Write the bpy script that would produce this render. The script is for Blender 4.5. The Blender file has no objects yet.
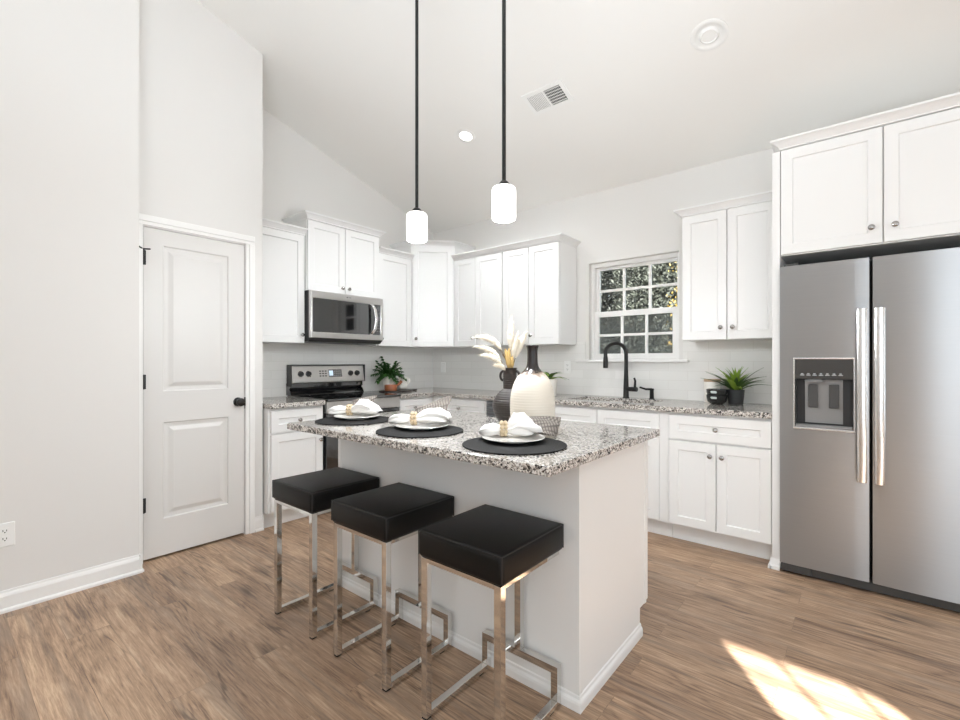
import bpy, bmesh, math, random
from mathutils import Vector, Matrix
random.seed(7)
SC = bpy.context.scene
COL = SC.collection
PI = math.pi
RIDGE_Y, EAVE_Z, SLOPE = -4.3, 2.739, 0.3118
ROOM_X1, ROOM_Y0 = 8.5, -6.4

# ------------------------------------------------------------------ camera
cam_d = bpy.data.cameras.new('camera')
cam = bpy.data.objects.new('camera', cam_d)
COL.objects.link(cam)
cam_d.sensor_width = 36.0
cam_d.lens = 460.8 / 960 * 36.0
cam_d.shift_y = 1.5 / 960
cam_d.clip_start = 0.05
cam.location = (3.899, -3.856, 1.219)
cam.rotation_euler = (PI / 2, 0, math.radians(39.52))
SC.camera = cam

# ------------------------------------------------------------------ world, sun, area lights, exposure
SC.view_settings.view_transform = 'Standard'
SC.view_settings.look = 'None'
SC.view_settings.gamma = 1.0
SC.view_settings.use_curve_mapping = False
SC.view_settings.exposure = 0.13
SC.cycles.max_bounces = 12
SC.cycles.diffuse_bounces = 8
SC.cycles.sample_clamp_indirect = 6.0
SC.cycles.use_denoising = True

world = bpy.data.worlds.new('world')
SC.world = world
world.use_nodes = True
bg = world.node_tree.nodes['Background']
bg.inputs['Color'].default_value = (0.80, 0.90, 1.0, 1)
bg.inputs['Strength'].default_value = 1.8

SUN_EL = math.radians(22)
sun_dir = Vector((-0.593 * math.cos(SUN_EL), 0.805 * math.cos(SUN_EL), -math.sin(SUN_EL)))
sun_d = bpy.data.lights.new('sun', 'SUN')
sun = bpy.data.objects.new('sun', sun_d)
COL.objects.link(sun)
sun_d.energy = 55.0
sun_d.color = (1.0, 0.97, 0.93)
sun_d.angle = math.radians(0.35)
sun.rotation_euler = sun_dir.to_track_quat('-Z', 'Y').to_euler()


def area(name, loc, direction, sx, sy, energy, color=(1, 1, 1), spread=PI):
    d = bpy.data.lights.new(name, 'AREA')
    d.shape = 'RECTANGLE'
    d.size, d.size_y = sx, sy
    d.energy = energy
    d.color = color
    d.spread = spread
    o = bpy.data.objects.new(name, d)
    COL.objects.link(o)
    o.location = loc
    o.rotation_euler = Vector(direction).to_track_quat('-Z', 'Z').to_euler()
    return o


# area lights added in place of living room daylight; no openings behind them
LIGHT = (0.81, 0.912, 1.0)
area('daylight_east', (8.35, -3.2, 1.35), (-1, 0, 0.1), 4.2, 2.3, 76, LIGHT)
area('fill_south', (5.15, -6.25, 1.75), (0, 1, 0.02), 1.1, 2.9, 42, LIGHT)  # added fill, placed to brighten the reflection in the refrigerator's right door
# upward fill added near the camera to brighten the ceiling; no lamp there
area('ceiling_fill', (3.3, -4.1, 1.25), (-0.02, 0.2, 1), 0.9, 0.9, 41, LIGHT, math.radians(130))

# ------------------------------------------------------------------ materials


def new_mat(name):
    m = bpy.data.materials.new(name)
    m.use_nodes = True
    nt = m.node_tree
    return m, nt, nt.nodes['Principled BSDF']


def srgb(r, g, b):
    def f(c):
        c /= 255.0
        return c / 12.92 if c <= 0.04045 else ((c + 0.055) / 1.055) ** 2.4
    return (f(r), f(g), f(b), 1)


def simple(name, col, rough=0.5, metal=0.0, noise=0.0, nscale=30, bump=0.0, stretch=(1, 1, 1), spec=None, coat=0):
    m, nt, b = new_mat(name)
    b.inputs['Base Color'].default_value = col
    b.inputs['Roughness'].default_value = rough
    b.inputs['Metallic'].default_value = metal
    if spec is not None:
        b.inputs['Specular IOR Level'].default_value = spec
    if coat:
        b.inputs['Coat Weight'].default_value = coat
        b.inputs['Coat Roughness'].default_value = 0.08
    tc = nt.nodes.new('ShaderNodeTexCoord')
    mp = nt.nodes.new('ShaderNodeMapping')
    mp.inputs['Scale'].default_value = stretch
    nz = nt.nodes.new('ShaderNodeTexNoise')
    nz.inputs['Scale'].default_value = nscale
    nz.inputs['Detail'].default_value = 4
    nt.links.new(tc.outputs['Object'], mp.inputs['Vector'])
    nt.links.new(mp.outputs['Vector'], nz.inputs['Vector'])
    if noise:
        mx = nt.nodes.new('ShaderNodeMixRGB')
        mx.blend_type = 'MULTIPLY'
        mx.inputs['Fac'].default_value = noise
        mx.inputs['Color1'].default_value = col
        nt.links.new(nz.outputs['Fac'], mx.inputs['Color2'])
        nt.links.new(mx.outputs['Color'], b.inputs['Base Color'])
    if bump:
        bp = nt.nodes.new('ShaderNodeBump')
        bp.inputs['Strength'].default_value = bump
        bp.inputs['Distance'].default_value = 0.002
        nt.links.new(nz.outputs['Fac'], bp.inputs['Height'])
        nt.links.new(bp.outputs['Normal'], b.inputs['Normal'])
    return m


M = {}
M['wall'] = simple('wall_paint', srgb(227, 225, 222), 0.75, bump=0.05, nscale=180)
M['ceiling'] = simple('ceiling_paint', srgb(240, 239, 236), 0.85, bump=0.05, nscale=150)
M['trim'] = simple('trim_paint', srgb(240, 239, 237), 0.38, bump=0.02, nscale=60)
M['door'] = simple('door_paint', srgb(220, 218, 215), 0.4, bump=0.02, nscale=60)
M['cab'] = simple('cabinet_paint', srgb(237, 237, 236), 0.33, bump=0.015, nscale=70)
M['plastic'] = simple('white_plastic', srgb(240, 240, 238), 0.35, bump=0.01, nscale=80)
M['steel'] = simple('brushed_steel', (0.70, 0.69, 0.68, 1), 0.3, 1.0, noise=0.12, nscale=6, stretch=(90, 90, 1))
M['steel_fridge'] = simple('fridge_steel', (0.43, 0.437, 0.445, 1), 0.34, 1.0, noise=0.10, nscale=5, stretch=(1, 1, 120))
M['handle'] = simple('satin_handle', (0.86, 0.86, 0.86, 1), 0.22, 1.0, noise=0.06, nscale=10, stretch=(1, 1, 40))
M['chrome'] = simple('polished_chrome', (0.74, 0.73, 0.71, 1), 0.06, 1.0, noise=0.04, nscale=5)
M['nickel'] = simple('brushed_nickel', (0.42, 0.41, 0.40, 1), 0.24, 1.0, noise=0.1, nscale=40)
M['black_metal'] = simple('matte_black_metal', (0.012, 0.012, 0.012, 1), 0.38, 0.3, bump=0.03, nscale=120)
M['black_plastic'] = simple('black_plastic', (0.02, 0.02, 0.021, 1), 0.4, bump=0.03, nscale=90)
M['grey_plastic'] = simple('grey_plastic', (0.25, 0.25, 0.25, 1), 0.4, bump=0.02, nscale=90)
M['dark_plastic'] = simple('dark_grey_plastic', (0.055, 0.054, 0.053, 1), 0.45, bump=0.02, nscale=90)
M['black_glass'] = simple('black_glass', (0.006, 0.006, 0.007, 1), 0.05, bump=0.0, coat=0.3, noise=0.1)
_nt = M['steel_fridge'].node_tree
_b = _nt.nodes['Principled BSDF']
_b.inputs['Anisotropic'].default_value = 0.9
_b.inputs['Roughness'].default_value = 0.36
_cx = _nt.nodes.new('ShaderNodeCombineXYZ')
_cx.inputs[2].default_value = 1.0
_nt.links.new(_cx.outputs[0], _b.inputs['Tangent'])
M['black_glass'].node_tree.nodes['Principled BSDF'].inputs['IOR'].default_value = 2.0
M['leather'] = simple('black_leather', (0.007, 0.0062, 0.0058, 1), 0.42, spec=0.25, bump=0.22, nscale=260, noise=0.3)
M['seam'] = simple('leather_seam', (0.01, 0.009, 0.009, 1), 0.5, bump=0.1, nscale=200)
M['rubber'] = simple('black_rubber', (0.01, 0.01, 0.01, 1), 0.7, bump=0.05, nscale=100)
M['mat'] = simple('woven_black_mat', (0.013, 0.0125, 0.0125, 1), 0.75, spec=0.25, bump=0.6, nscale=220, noise=0.4)
M['plate'] = simple('glazed_plate', srgb(236, 234, 230), 0.14, bump=0.01, nscale=20, coat=0.4)
M['napkin'] = simple('white_cotton', srgb(243, 241, 238), 0.85, bump=0.25, nscale=240)
M['beads'] = simple('natural_wood_bead', srgb(218, 198, 166), 0.55, noise=0.25, nscale=40)
M['clay'] = simple('brown_black_clay', srgb(52, 43, 38), 0.42, bump=0.15, nscale=60, noise=0.35)
M['pampas'] = simple('dried_pampas', srgb(250, 243, 228), 0.9, noise=0.15, nscale=50)
M['tan_stalk'] = simple('tan_seed_head', srgb(219, 186, 122), 0.85, noise=0.3, nscale=70)
M['stem'] = simple('brown_stem', srgb(112, 90, 58), 0.8, noise=0.3, nscale=60)
M['leaf_dark'] = simple('fern_leaf', srgb(56, 104, 40), 0.5, noise=0.5, nscale=25)
M['leaf_light'] = simple('agave_leaf', srgb(158, 192, 74), 0.42, noise=0.55, nscale=22)
M['leaf_tip'] = simple('dark_agave_leaf', srgb(82, 112, 54), 0.45, noise=0.5, nscale=22)
M['soil'] = simple('soil', srgb(58, 46, 36), 0.95, bump=0.6, nscale=60)
M['ceramic_white'] = simple('white_ceramic', srgb(240, 236, 228), 0.3, bump=0.02, nscale=40)
M['wood_red'] = simple('reddish_wood', srgb(158, 92, 54), 0.45, noise=0.4, nscale=14, stretch=(1, 1, 6))
M['wood_pale'] = simple('pale_wood', srgb(214, 186, 156), 0.5, noise=0.3, nscale=14, stretch=(6, 1, 1))
M['wood_dark'] = simple('dark_wood', srgb(42, 33, 29), 0.35, noise=0.4, nscale=14, stretch=(1, 6, 1))
M['black_ceramic'] = simple('black_glazed_ceramic', (0.012, 0.013, 0.013, 1), 0.16, bump=0.03, nscale=40, coat=0.4)
M['grey_pot'] = simple('charcoal_pot', (0.045, 0.046, 0.048, 1), 0.55, bump=0.05, nscale=80)
M['decal'] = simple('pale_print', srgb(214, 224, 222), 0.5, noise=0.2, nscale=60)
M['print'] = simple('light_grey_print', srgb(176, 178, 180), 0.5, noise=0.1, nscale=60)
M['dark_gap'] = simple('dark_void', (0.012, 0.012, 0.012, 1), 0.8, bump=0.02)
M['siding'] = simple('grey_siding', srgb(188, 188, 186), 0.8, noise=0.15, nscale=8, stretch=(1, 1, 12))
M['bark'] = simple('bark', srgb(62, 54, 46), 0.9, noise=0.5, nscale=12, bump=0.5, stretch=(1, 1, .2))
M['ground'] = simple('lawn_soil', srgb(96, 92, 66), 0.95, noise=0.5, nscale=3)
M['foliage_dark'] = simple('dark_foliage', srgb(30, 33, 27), 0.7, noise=0.6, nscale=3)
M['foliage_mid'] = simple('grey_green_foliage', srgb(42, 45, 36), 0.7, noise=0.6, nscale=3)
M['foliage_yellow'] = simple('autumn_foliage', srgb(150, 122, 52), 0.7, noise=0.5, nscale=3)


def mat_emit(name, col, strength, base=(1, 1, 1, 1)):
    m, nt, b = new_mat(name)
    b.inputs['Base Color'].default_value = base
    b.inputs['Emission Color'].default_value = col
    b.inputs['Emission Strength'].default_value = strength
    b.inputs['Roughness'].default_value = 0.3
    return m


M['shade'] = mat_emit('frosted_lit_glass', (1.0, 0.96, 0.9, 1), 2.2)
M['lamp_on'] = mat_emit('lit_lens', (1.0, 0.97, 0.92, 1), 3.0)
M['clock'] = mat_emit('clock_digits', (0.65, 0.82, 1.0, 1), 0.9, (0.1, 0.1, 0.1, 1))


def mat_glass():
    m, nt, b = new_mat('window_glass')
    out = nt.nodes['Material Output']
    tr = nt.nodes.new('ShaderNodeBsdfTransparent')
    tr.inputs['Color'].default_value = (0.93, 0.95, 0.94, 1)
    gl = nt.nodes.new('ShaderNodeBsdfGlossy')
    gl.inputs['Roughness'].default_value = 0.02
    fr = nt.nodes.new('ShaderNodeFresnel')
    fr.inputs['IOR'].default_value = 1.3
    mx = nt.nodes.new('ShaderNodeMixShader')
    nt.links.new(fr.outputs[0], mx.inputs[0])
    nt.links.new(tr.outputs[0], mx.inputs[1])
    nt.links.new(gl.outputs[0], mx.inputs[2])
    nt.links.new(mx.outputs[0], out.inputs['Surface'])
    return m


M['glass'] = mat_glass()


def mat_screen():
    m, nt, b = new_mat('insect_screen')
    out = nt.nodes['Material Output']
    tr = nt.nodes.new('ShaderNodeBsdfTransparent')
    df = nt.nodes.new('ShaderNodeBsdfDiffuse')
    df.inputs['Color'].default_value = (0.28, 0.28, 0.28, 1)
    mx = nt.nodes.new('ShaderNodeMixShader')
    mx.inputs[0].default_value = 0.36
    nt.links.new(tr.outputs[0], mx.inputs[1])
    nt.links.new(df.outputs[0], mx.inputs[2])
    nt.links.new(mx.outputs[0], out.inputs['Surface'])
    return m


M['screen'] = mat_screen()


def ramp(nt, stops, interp='LINEAR'):
    r = nt.nodes.new('ShaderNodeValToRGB')
    r.color_ramp.interpolation = interp
    e = r.color_ramp.elements
    e[0].position, e[0].color = stops[0]
    e[1].position, e[1].color = stops[-1]
    for p, c in stops[1:-1]:
        x = e.new(p)
        x.color = c
    return r


def mat_floor():
    m, nt, b = new_mat('vinyl_oak_planks')
    N, L = nt.nodes, nt.links
    tc = N.new('ShaderNodeTexCoord')
    br = N.new('ShaderNodeTexBrick')
    br.offset = 0.37
    br.offset_frequency = 2
    br.inputs['Color1'].default_value = (0, 0, 0, 1)
    br.inputs['Color2'].default_value = (1, 1, 1, 1)
    br.inputs['Mortar'].default_value = (0.5, 0.5, 0.5, 1)
    br.inputs['Scale'].default_value = 1.0
    br.inputs['Mortar Size'].default_value = 0.0012
    br.inputs['Mortar Smooth'].default_value = 0.1
    br.inputs['Bias'].default_value = 0.0
    br.inputs['Brick Width'].default_value = 1.22
    br.inputs['Row Height'].default_value = 0.15
    L.new(tc.outputs['Object'], br.inputs['Vector'])
    # per plank offset of the grain
    sep = N.new('ShaderNodeSeparateXYZ')
    L.new(tc.outputs['Object'], sep.inputs[0])

    def math_(op, a, bb):
        n = N.new('ShaderNodeMath')
        n.operation = op
        for i, v in enumerate((a, bb)):
            if isinstance(v, (int, float)):
                n.inputs[i].default_value = v
            else:
                L.new(v, n.inputs[i])
        return n.outputs[0]
    rnd = br.outputs['Color']
    xo = math_('ADD', sep.outputs[0], math_('MULTIPLY', rnd, 17.3))
    yo = math_('ADD', sep.outputs[1], math_('MULTIPLY', rnd, 5.7))

    def coord(sx, sy):
        c = N.new('ShaderNodeCombineXYZ')
        L.new(math_('MULTIPLY', xo, sx), c.inputs[0])
        L.new(math_('MULTIPLY', yo, sy), c.inputs[1])
        L.new(rnd, c.inputs[2])
        return c.outputs[0]

    def noise(v, scale, detail, dist, rough=0.55):
        n = N.new('ShaderNodeTexNoise')
        n.inputs['Scale'].default_value = scale
        n.inputs['Detail'].default_value = detail
        n.inputs['Distortion'].default_value = dist
        n.inputs['Roughness'].default_value = rough
        L.new(v, n.inputs['Vector'])
        return n.outputs['Fac']
    big = noise(coord(0.9, 6.5), 1.6, 5, 0.8)
    low = noise(coord(0.55, 4.2), 1.3, 1.5, 0.6)
    mid = noise(coord(2.2, 34.0), 1.5, 4, 0.6, 0.65)
    fine = noise(coord(5.0, 85.0), 1.5, 4, 0.3, 0.75)
    contour = math_('SINE', math_('ADD', math_('MULTIPLY', low, 115.0), math_('MULTIPLY', mid, 3.0)), 0.0)
    contour = math_('POWER', math_('ADD', math_('MULTIPLY', contour, 0.5), 0.5), 2.2)
    base = ramp(nt, [(0.28, srgb(122, 98, 81)), (0.42, srgb(160, 133, 110)), (0.55, srgb(186, 157, 131)), (0.74, srgb(214, 189, 162))])
    mixn = math_('ADD', math_('MULTIPLY', big, 0.50), math_('MULTIPLY', mid, 0.50))
    mixn = math_('ADD', mixn, math_('MULTIPLY', math_('SUBTRACT', fine, 0.5), 0.78))
    zone = noise(coord(0.8, 2.5), 1.2, 1, 0)
    zr = ramp(nt, [(0.42, (0, 0, 0, 1)), (0.58, (1, 1, 1, 1))])
    L.new(zone, zr.inputs[0])
    mixn = math_('SUBTRACT', mixn, math_('MULTIPLY', math_('MULTIPLY', contour, zr.outputs[0]), 0.13))
    L.new(mixn, base.inputs[0])
    # plank to plank tone
    tone = ramp(nt, [(0.0, srgb(226, 221, 218)), (0.5, srgb(242, 239, 235)), (1.0, srgb(255, 252, 248))])
    L.new(rnd, tone.inputs[0])
    m1 = N.new('ShaderNodeMixRGB')
    m1.blend_type = 'MULTIPLY'
    m1.inputs[0].default_value = 1.0
    L.new(base.outputs[0], m1.inputs[1])
    L.new(tone.outputs[0], m1.inputs[2])
    # greyish streaks
    gz = noise(coord(0.7, 11.0), 1.4, 2, 0.5)
    gr = ramp(nt, [(0.52, (0, 0, 0, 1)), (0.66, (1, 1, 1, 1))])
    L.new(gz, gr.inputs[0])
    mg = N.new('ShaderNodeMixRGB')
    mg.inputs[2].default_value = srgb(140, 124, 110)
    L.new(math_('MULTIPLY', gr.outputs[0], 0.45), mg.inputs[0])
    L.new(m1.outputs[0], mg.inputs[1])
    # knots: elongated dark eyes in some of the cells
    vo = N.new('ShaderNodeTexVoronoi')
    vo.inputs['Scale'].default_value = 1.0
    L.new(coord(1.9, 6.0), vo.inputs['Vector'])
    vs_ = N.new('ShaderNodeSeparateColor')
    L.new(vo.outputs['Color'], vs_.inputs[0])
    dist = math_('ADD', vo.outputs['Distance'], math_('MULTIPLY', math_('SUBTRACT', mid, 0.5), 0.30))
    kn = ramp(nt, [(0.05, (1, 1, 1, 1)), (0.13, (0.5, 0.5, 0.5, 1)), (0.27, (0, 0, 0, 1))])
    L.new(dist, kn.inputs[0])
    knot = math_('MULTIPLY', kn.outputs[0], math_('GREATER_THAN', vs_.outputs[0], 0.5))
    # thin cracks along the grain
    ck = noise(coord(0.8, 12.0), 1.2, 2, 0.7)
    ridge = math_('ABSOLUTE', math_('SUBTRACT', ck, 0.5), 0.0)
    cr = ramp(nt, [(0.006, (1, 1, 1, 1)), (0.02, (0, 0, 0, 1))])
    L.new(ridge, cr.inputs[0])
    sel = noise(coord(1.3, 3.0), 1.7, 1, 0)
    sr = ramp(nt, [(0.52, (0, 0, 0, 1)), (0.62, (1, 1, 1, 1))])
    L.new(sel, sr.inputs[0])
    dark = math_('MAXIMUM', knot, math_('MULTIPLY', math_('MULTIPLY', cr.outputs[0], sr.outputs[0]), 0.75))
    m2 = N.new('ShaderNodeMixRGB')
    m2.inputs[2].default_value = srgb(74, 57, 48)
    L.new(math_('MULTIPLY', dark, 0.85), m2.inputs[0])
    L.new(mg.outputs[0], m2.inputs[1])
    m3 = N.new('ShaderNodeMixRGB')
    m3.inputs[2].default_value = srgb(112, 92, 76)
    L.new(math_('MULTIPLY', br.outputs['Fac'], 0.45), m3.inputs[0])
    L.new(m2.outputs[0], m3.inputs[1])
    L.new(m3.outputs[0], b.inputs['Base Color'])
    b.inputs['Roughness'].default_value = 0.42
    bp = N.new('ShaderNodeBump')
    bp.inputs['Strength'].default_value = 0.12
    bp.inputs['Distance'].default_value = 0.002
    L.new(fine, bp.inputs['Height'])
    L.new(bp.outputs['Normal'], b.inputs['Normal'])
    return m


M['floor'] = mat_floor()


def mat_granite():
    m, nt, b = new_mat('speckled_granite')
    N, L = nt.nodes, nt.links
    tc = N.new('ShaderNodeTexCoord')
    nz = N.new('ShaderNodeTexNoise')
    nz.inputs['Scale'].default_value = 60
    L.new(tc.outputs['Object'], nz.inputs['Vector'])
    ad = N.new('ShaderNodeMixRGB')
    ad.blend_type = 'ADD'
    ad.inputs[0].default_value = 0.012
    L.new(tc.outputs['Object'], ad.inputs[1])
    L.new(nz.outputs['Color'], ad.inputs[2])

    def vor(scale):
        v = N.new('ShaderNodeTexVoronoi')
        v.inputs['Scale'].default_value = scale
        L.new(ad.outputs[0], v.inputs['Vector'])
        s = N.new('ShaderNodeSeparateColor')
        L.new(v.outputs['Color'], s.inputs[0])
        return s.outputs[0]
    r1 = ramp(nt, [(0.0, srgb(34, 32, 32)), (0.10, srgb(104, 99, 96)), (0.19, srgb(160, 154, 148)), (0.36, srgb(204, 198, 191)), (0.62, srgb(226, 222, 217))], 'CONSTANT')
    L.new(vor(150), r1.inputs[0])
    r2 = ramp(nt, [(0.0, srgb(50, 47, 46)), (0.11, srgb(182, 176, 170)), (0.3, srgb(255, 255, 255))], 'CONSTANT')
    L.new(vor(270), r2.inputs[0])
    mx = N.new('ShaderNodeMixRGB')
    mx.blend_type = 'MULTIPLY'
    mx.inputs[0].default_value = 0.85
    L.new(r1.outputs[0], mx.inputs[1])
    L.new(r2.outputs[0], mx.inputs[2])
    L.new(mx.outputs[0], b.inputs['Base Color'])
    b.inputs['Roughness'].default_value = 0.12
    b.inputs['Coat Weight'].default_value = 0.3
    b.inputs['Coat Roughness'].default_value = 0.05
    return m


M['granite'] = mat_granite()


def mat_tile(axis):
    m, nt, b = new_mat('white_subway_tile_' + axis)
    N, L = nt.nodes, nt.links
    tc = N.new('ShaderNodeTexCoord')
    sp = N.new('ShaderNodeSeparateXYZ')
    cb = N.new('ShaderNodeCombineXYZ')
    L.new(tc.outputs['Object'], sp.inputs[0])
    L.new(sp.outputs[0 if axis == 'x' else 1], cb.inputs[0])
    L.new(sp.outputs[2], cb.inputs[1])
    br = N.new('ShaderNodeTexBrick')
    br.inputs['Color1'].default_value = srgb(238, 237, 234)
    br.inputs['Color2'].default_value = srgb(232, 231, 228)
    br.inputs['Mortar'].default_value = srgb(224, 222, 218)
    br.inputs['Scale'].default_value = 1.0
    br.inputs['Mortar Size'].default_value = 0.0016
    br.inputs['Mortar Smooth'].default_value = 0.3
    br.inputs['Brick Width'].default_value = 0.3
    br.inputs['Row Height'].default_value = 0.0763
    L.new(cb.outputs[0], br.inputs['Vector'])
    L.new(br.outputs['Color'], b.inputs['Base Color'])
    b.inputs['Roughness'].default_value = 0.1
    bp = N.new('ShaderNodeBump')
    bp.invert = True
    bp.inputs['Strength'].default_value = 0.35
    bp.inputs['Distance'].default_value = 0.002
    L.new(br.outputs['Fac'], bp.inputs['Height'])
    L.new(bp.outputs['Normal'], b.inputs['Normal'])
    return m


M['tile_x'] = mat_tile('x')
M['tile_y'] = mat_tile('y')


def mat_plaid():
    m, nt, b = new_mat('grey_plaid_linen')
    N, L = nt.nodes, nt.links
    tc = N.new('ShaderNodeTexCoord')
    mp = N.new('ShaderNodeMapping')
    mp.inputs['Rotation'].default_value = (0, 0, 0.69)
    L.new(tc.outputs['Object'], mp.inputs[0])
    outs = []
    for d in 'XY':
        w = N.new('ShaderNodeTexWave')
        w.bands_direction = d
        w.inputs['Scale'].default_value = 26
        L.new(mp.outputs[0], w.inputs[0])
        outs.append(w.outputs['Fac'])
    mm = N.new('ShaderNodeMath')
    mm.operation = 'MULTIPLY'
    L.new(outs[0], mm.inputs[0])
    L.new(outs[1], mm.inputs[1])
    r = ramp(nt, [(0.0, srgb(98, 91, 86)), (0.3, srgb(140, 132, 125)), (0.8, srgb(150, 142, 134))])
    L.new(mm.outputs[0], r.inputs[0])
    L.new(r.outputs[0], b.inputs['Base Color'])
    b.inputs['Roughness'].default_value = 0.9
    return m


M['plaid'] = mat_plaid()


def mat_white_vase():
    # cream body; the dark drip glaze covers neck and shoulder with a ragged lower edge
    m, nt, b = new_mat('cream_vase_dark_drip_glaze')
    N, L = nt.nodes, nt.links
    tc = N.new('ShaderNodeTexCoord')
    sp = N.new('ShaderNodeSeparateXYZ')
    L.new(tc.outputs['Object'], sp.inputs[0])
    nz = N.new('ShaderNodeTexNoise')
    nz.inputs['Scale'].default_value = 38
    nz.inputs['Detail'].default_value = 5
    L.new(tc.outputs['Object'], nz.inputs['Vector'])
    ml = N.new('ShaderNodeMath')
    ml.operation = 'MULTIPLY_ADD'
    ml.inputs[1].default_value = 0.045
    L.new(nz.outputs['Fac'], ml.inputs[0])
    L.new(sp.outputs[2], ml.inputs[2])
    r = ramp(nt, [(0.262, srgb(236, 228, 214)), (0.275, srgb(150, 126, 108)), (0.288, srgb(38, 32, 31))])
    L.new(ml.outputs[0], r.inputs[0])
    L.new(r.outputs[0], b.inputs['Base Color'])
    rr = ramp(nt, [(0.262, (0.5, 0.5, 0.5, 1)), (0.298, (0.16, 0.16, 0.16, 1))])
    L.new(ml.outputs[0], rr.inputs[0])
    L.new(rr.outputs[0], b.inputs['Roughness'])
    return m


M['cream_vase'] = mat_white_vase()

# ------------------------------------------------------------------ mesh helpers


def root_loc(o):
    while o.parent:
        o = o.parent
    return Vector(o.location)


class MB:
    def __init__(self):
        self.bm = bmesh.new()

    def vf(self, verts, faces):
        vs = [self.bm.verts.new(Vector(v)) for v in verts]
        for f in faces:
            try:
                self.bm.faces.new([vs[i] for i in f])
            except ValueError:
                pass
        return vs

    def box(self, x0, x1, y0, y1, z0, z1, bev=0.0, seg=2):
        return self.obox((0, 0, 0), (1, 0, 0), (0, 1, 0), x0, x1, y0, y1, z0, z1, bev, seg)

    def obox(self, O, U, N, u0, u1, n0, n1, z0, z1, bev=0.0, seg=2):
        O, U, N = Vector(O), Vector(U), Vector(N)
        Z = Vector((0, 0, 1))
        v = [O + U * u + N * n + Z * z for z in (z0, z1) for u, n in ((u0, n0), (u1, n0), (u1, n1), (u0, n1))]
        vs = self.vf(v, [(0, 3, 2, 1), (4, 5, 6, 7), (0, 1, 5, 4), (1, 2, 6, 5), (2, 3, 7, 6), (3, 0, 4, 7)])
        if bev:
            es = {e for q in vs for e in q.link_edges}
            bmesh.ops.bevel(self.bm, geom=list(es), offset=bev, segments=seg, profile=0.5, affect='EDGES')
        return self

    def prism(self, poly, z0, z1):
        n = len(poly)
        self.vf([(p[0], p[1], z0) for p in poly] + [(p[0], p[1], z1) for p in poly],
                [tuple(range(n - 1, -1, -1)), tuple(range(n, 2 * n))] + [(i, (i + 1) % n, n + (i + 1) % n, n + i) for i in range(n)])
        return self

    def extrude(self, pts, d):
        """prism of a planar polygon (3-D points) along vector d"""
        n = len(pts)
        d = Vector(d)
        self.vf([Vector(p) for p in pts] + [Vector(p) + d for p in pts],
                [tuple(range(n - 1, -1, -1)), tuple(range(n, 2 * n))] + [(i, (i + 1) % n, n + (i + 1) % n, n + i) for i in range(n)])
        return self

    def rings(self, rings, cap0=True, cap1=True, closed=True):
        n = len(rings[0])
        vs = [[self.bm.verts.new(Vector(p)) for p in r] for r in rings]
        for a, b in zip(vs, vs[1:]):
            for i in range(n if closed else n - 1):
                j = (i + 1) % n
                try:
                    self.bm.faces.new((a[i], a[j], b[j], b[i]))
                except ValueError:
                    pass
        if cap0:
            self.bm.faces.new(vs[0][::-1])
        if cap1:
            self.bm.faces.new(vs[-1])
        return self

    def lathe(self, prof, c=(0, 0, 0), n=32, cap0=True, cap1=True, axis=(0, 0, 1), sx=1.0, sy=1.0):
        c = Vector(c)
        q = Vector((0, 0, 1)).rotation_difference(Vector(axis))
        rr = []
        for r, z in prof:
            r = max(r, 1e-4)
            rr.append([c + q @ Vector((r * sx * math.cos(2 * PI * i / n), r * sy * math.sin(2 * PI * i / n), z)) for i in range(n)])
        return self.rings(rr, cap0, cap1)

    def tube(self, pts, r, n=12, caps=True):
        pts = [Vector(p) for p in pts]
        rs = r if isinstance(r, (list, tuple)) else [r] * len(pts)
        T = []
        for i in range(len(pts)):
            a = pts[max(i - 1, 0)]
            b = pts[min(i + 1, len(pts) - 1)]
            T.append((b - a).normalized())
        up = Vector((0, 0, 1)) if abs(T[0].z) < 0.9 else Vector((1, 0, 0))
        nrm = (up - T[0] * up.dot(T[0])).normalized()
        rr = []
        for i, p in enumerate(pts):
            nrm = (nrm - T[i] * nrm.dot(T[i])).normalized()
            bn = T[i].cross(nrm)
            rr.append([p + (nrm * math.cos(2 * PI * k / n) + bn * math.sin(2 * PI * k / n)) * rs[i] for k in range(n)])
        return self.rings(rr, caps, caps)

    def sweep_rect(self, pts, w, h, up=(0, 0, 1)):
        """square bar along straight polyline corners, mitred; w along side, h along 'up x' direction"""
        pts = [Vector(p) for p in pts]
        side = Vector(up).normalized()          # constant direction perpendicular to the path plane
        rr = []
        for i, p in enumerate(pts):
            if i == 0:
                t = (pts[1] - p).normalized()
                m = t.cross(side).normalized()
                k = 1
            elif i == len(pts) - 1:
                t = (p - pts[i - 1]).normalized()
                m = t.cross(side).normalized()
                k = 1
            else:
                t0 = (p - pts[i - 1]).normalized()
                t1 = (pts[i + 1] - p).normalized()
                m0, m1 = t0.cross(side).normalized(), t1.cross(side).normalized()
                m = (m0 + m1).normalized()
                k = 1 / max(m.dot(m0), 0.2)
            rr.append([p + side * (w / 2 * a) + m * (h / 2 * b * k) for a, b in ((1, 1), (-1, 1), (-1, -1), (1, -1))])
        return self.rings(rr)

    def slab(self, O, U, N, u0, u1, z0, z1, t, panels=(), rings=((0, 0), (0.004, -0.009)), bulge=None, usub=None):
        """door slab: front face at n=t with panels sunk or raised by rings of (inset, depth)"""
        O, U, N = Vector(O), Vector(U), Vector(N)
        Z = Vector((0, 0, 1))
        bl = bulge or (lambda u: 0.0)

        def P(u, z, n):
            return O + U * u + Z * z + N * n
        us = {u0, u1}
        zs = {z0, z1}
        for a, b, c, d in panels:
            us |= {a, b}
            zs |= {c, d}
        if usub:
            us |= {u0 + (u1 - u0) * i / usub for i in range(usub + 1)}
            for a, b, c, d in panels:
                us = {u for u in us if not (a + 1e-6 < u < b - 1e-6)}
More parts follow.
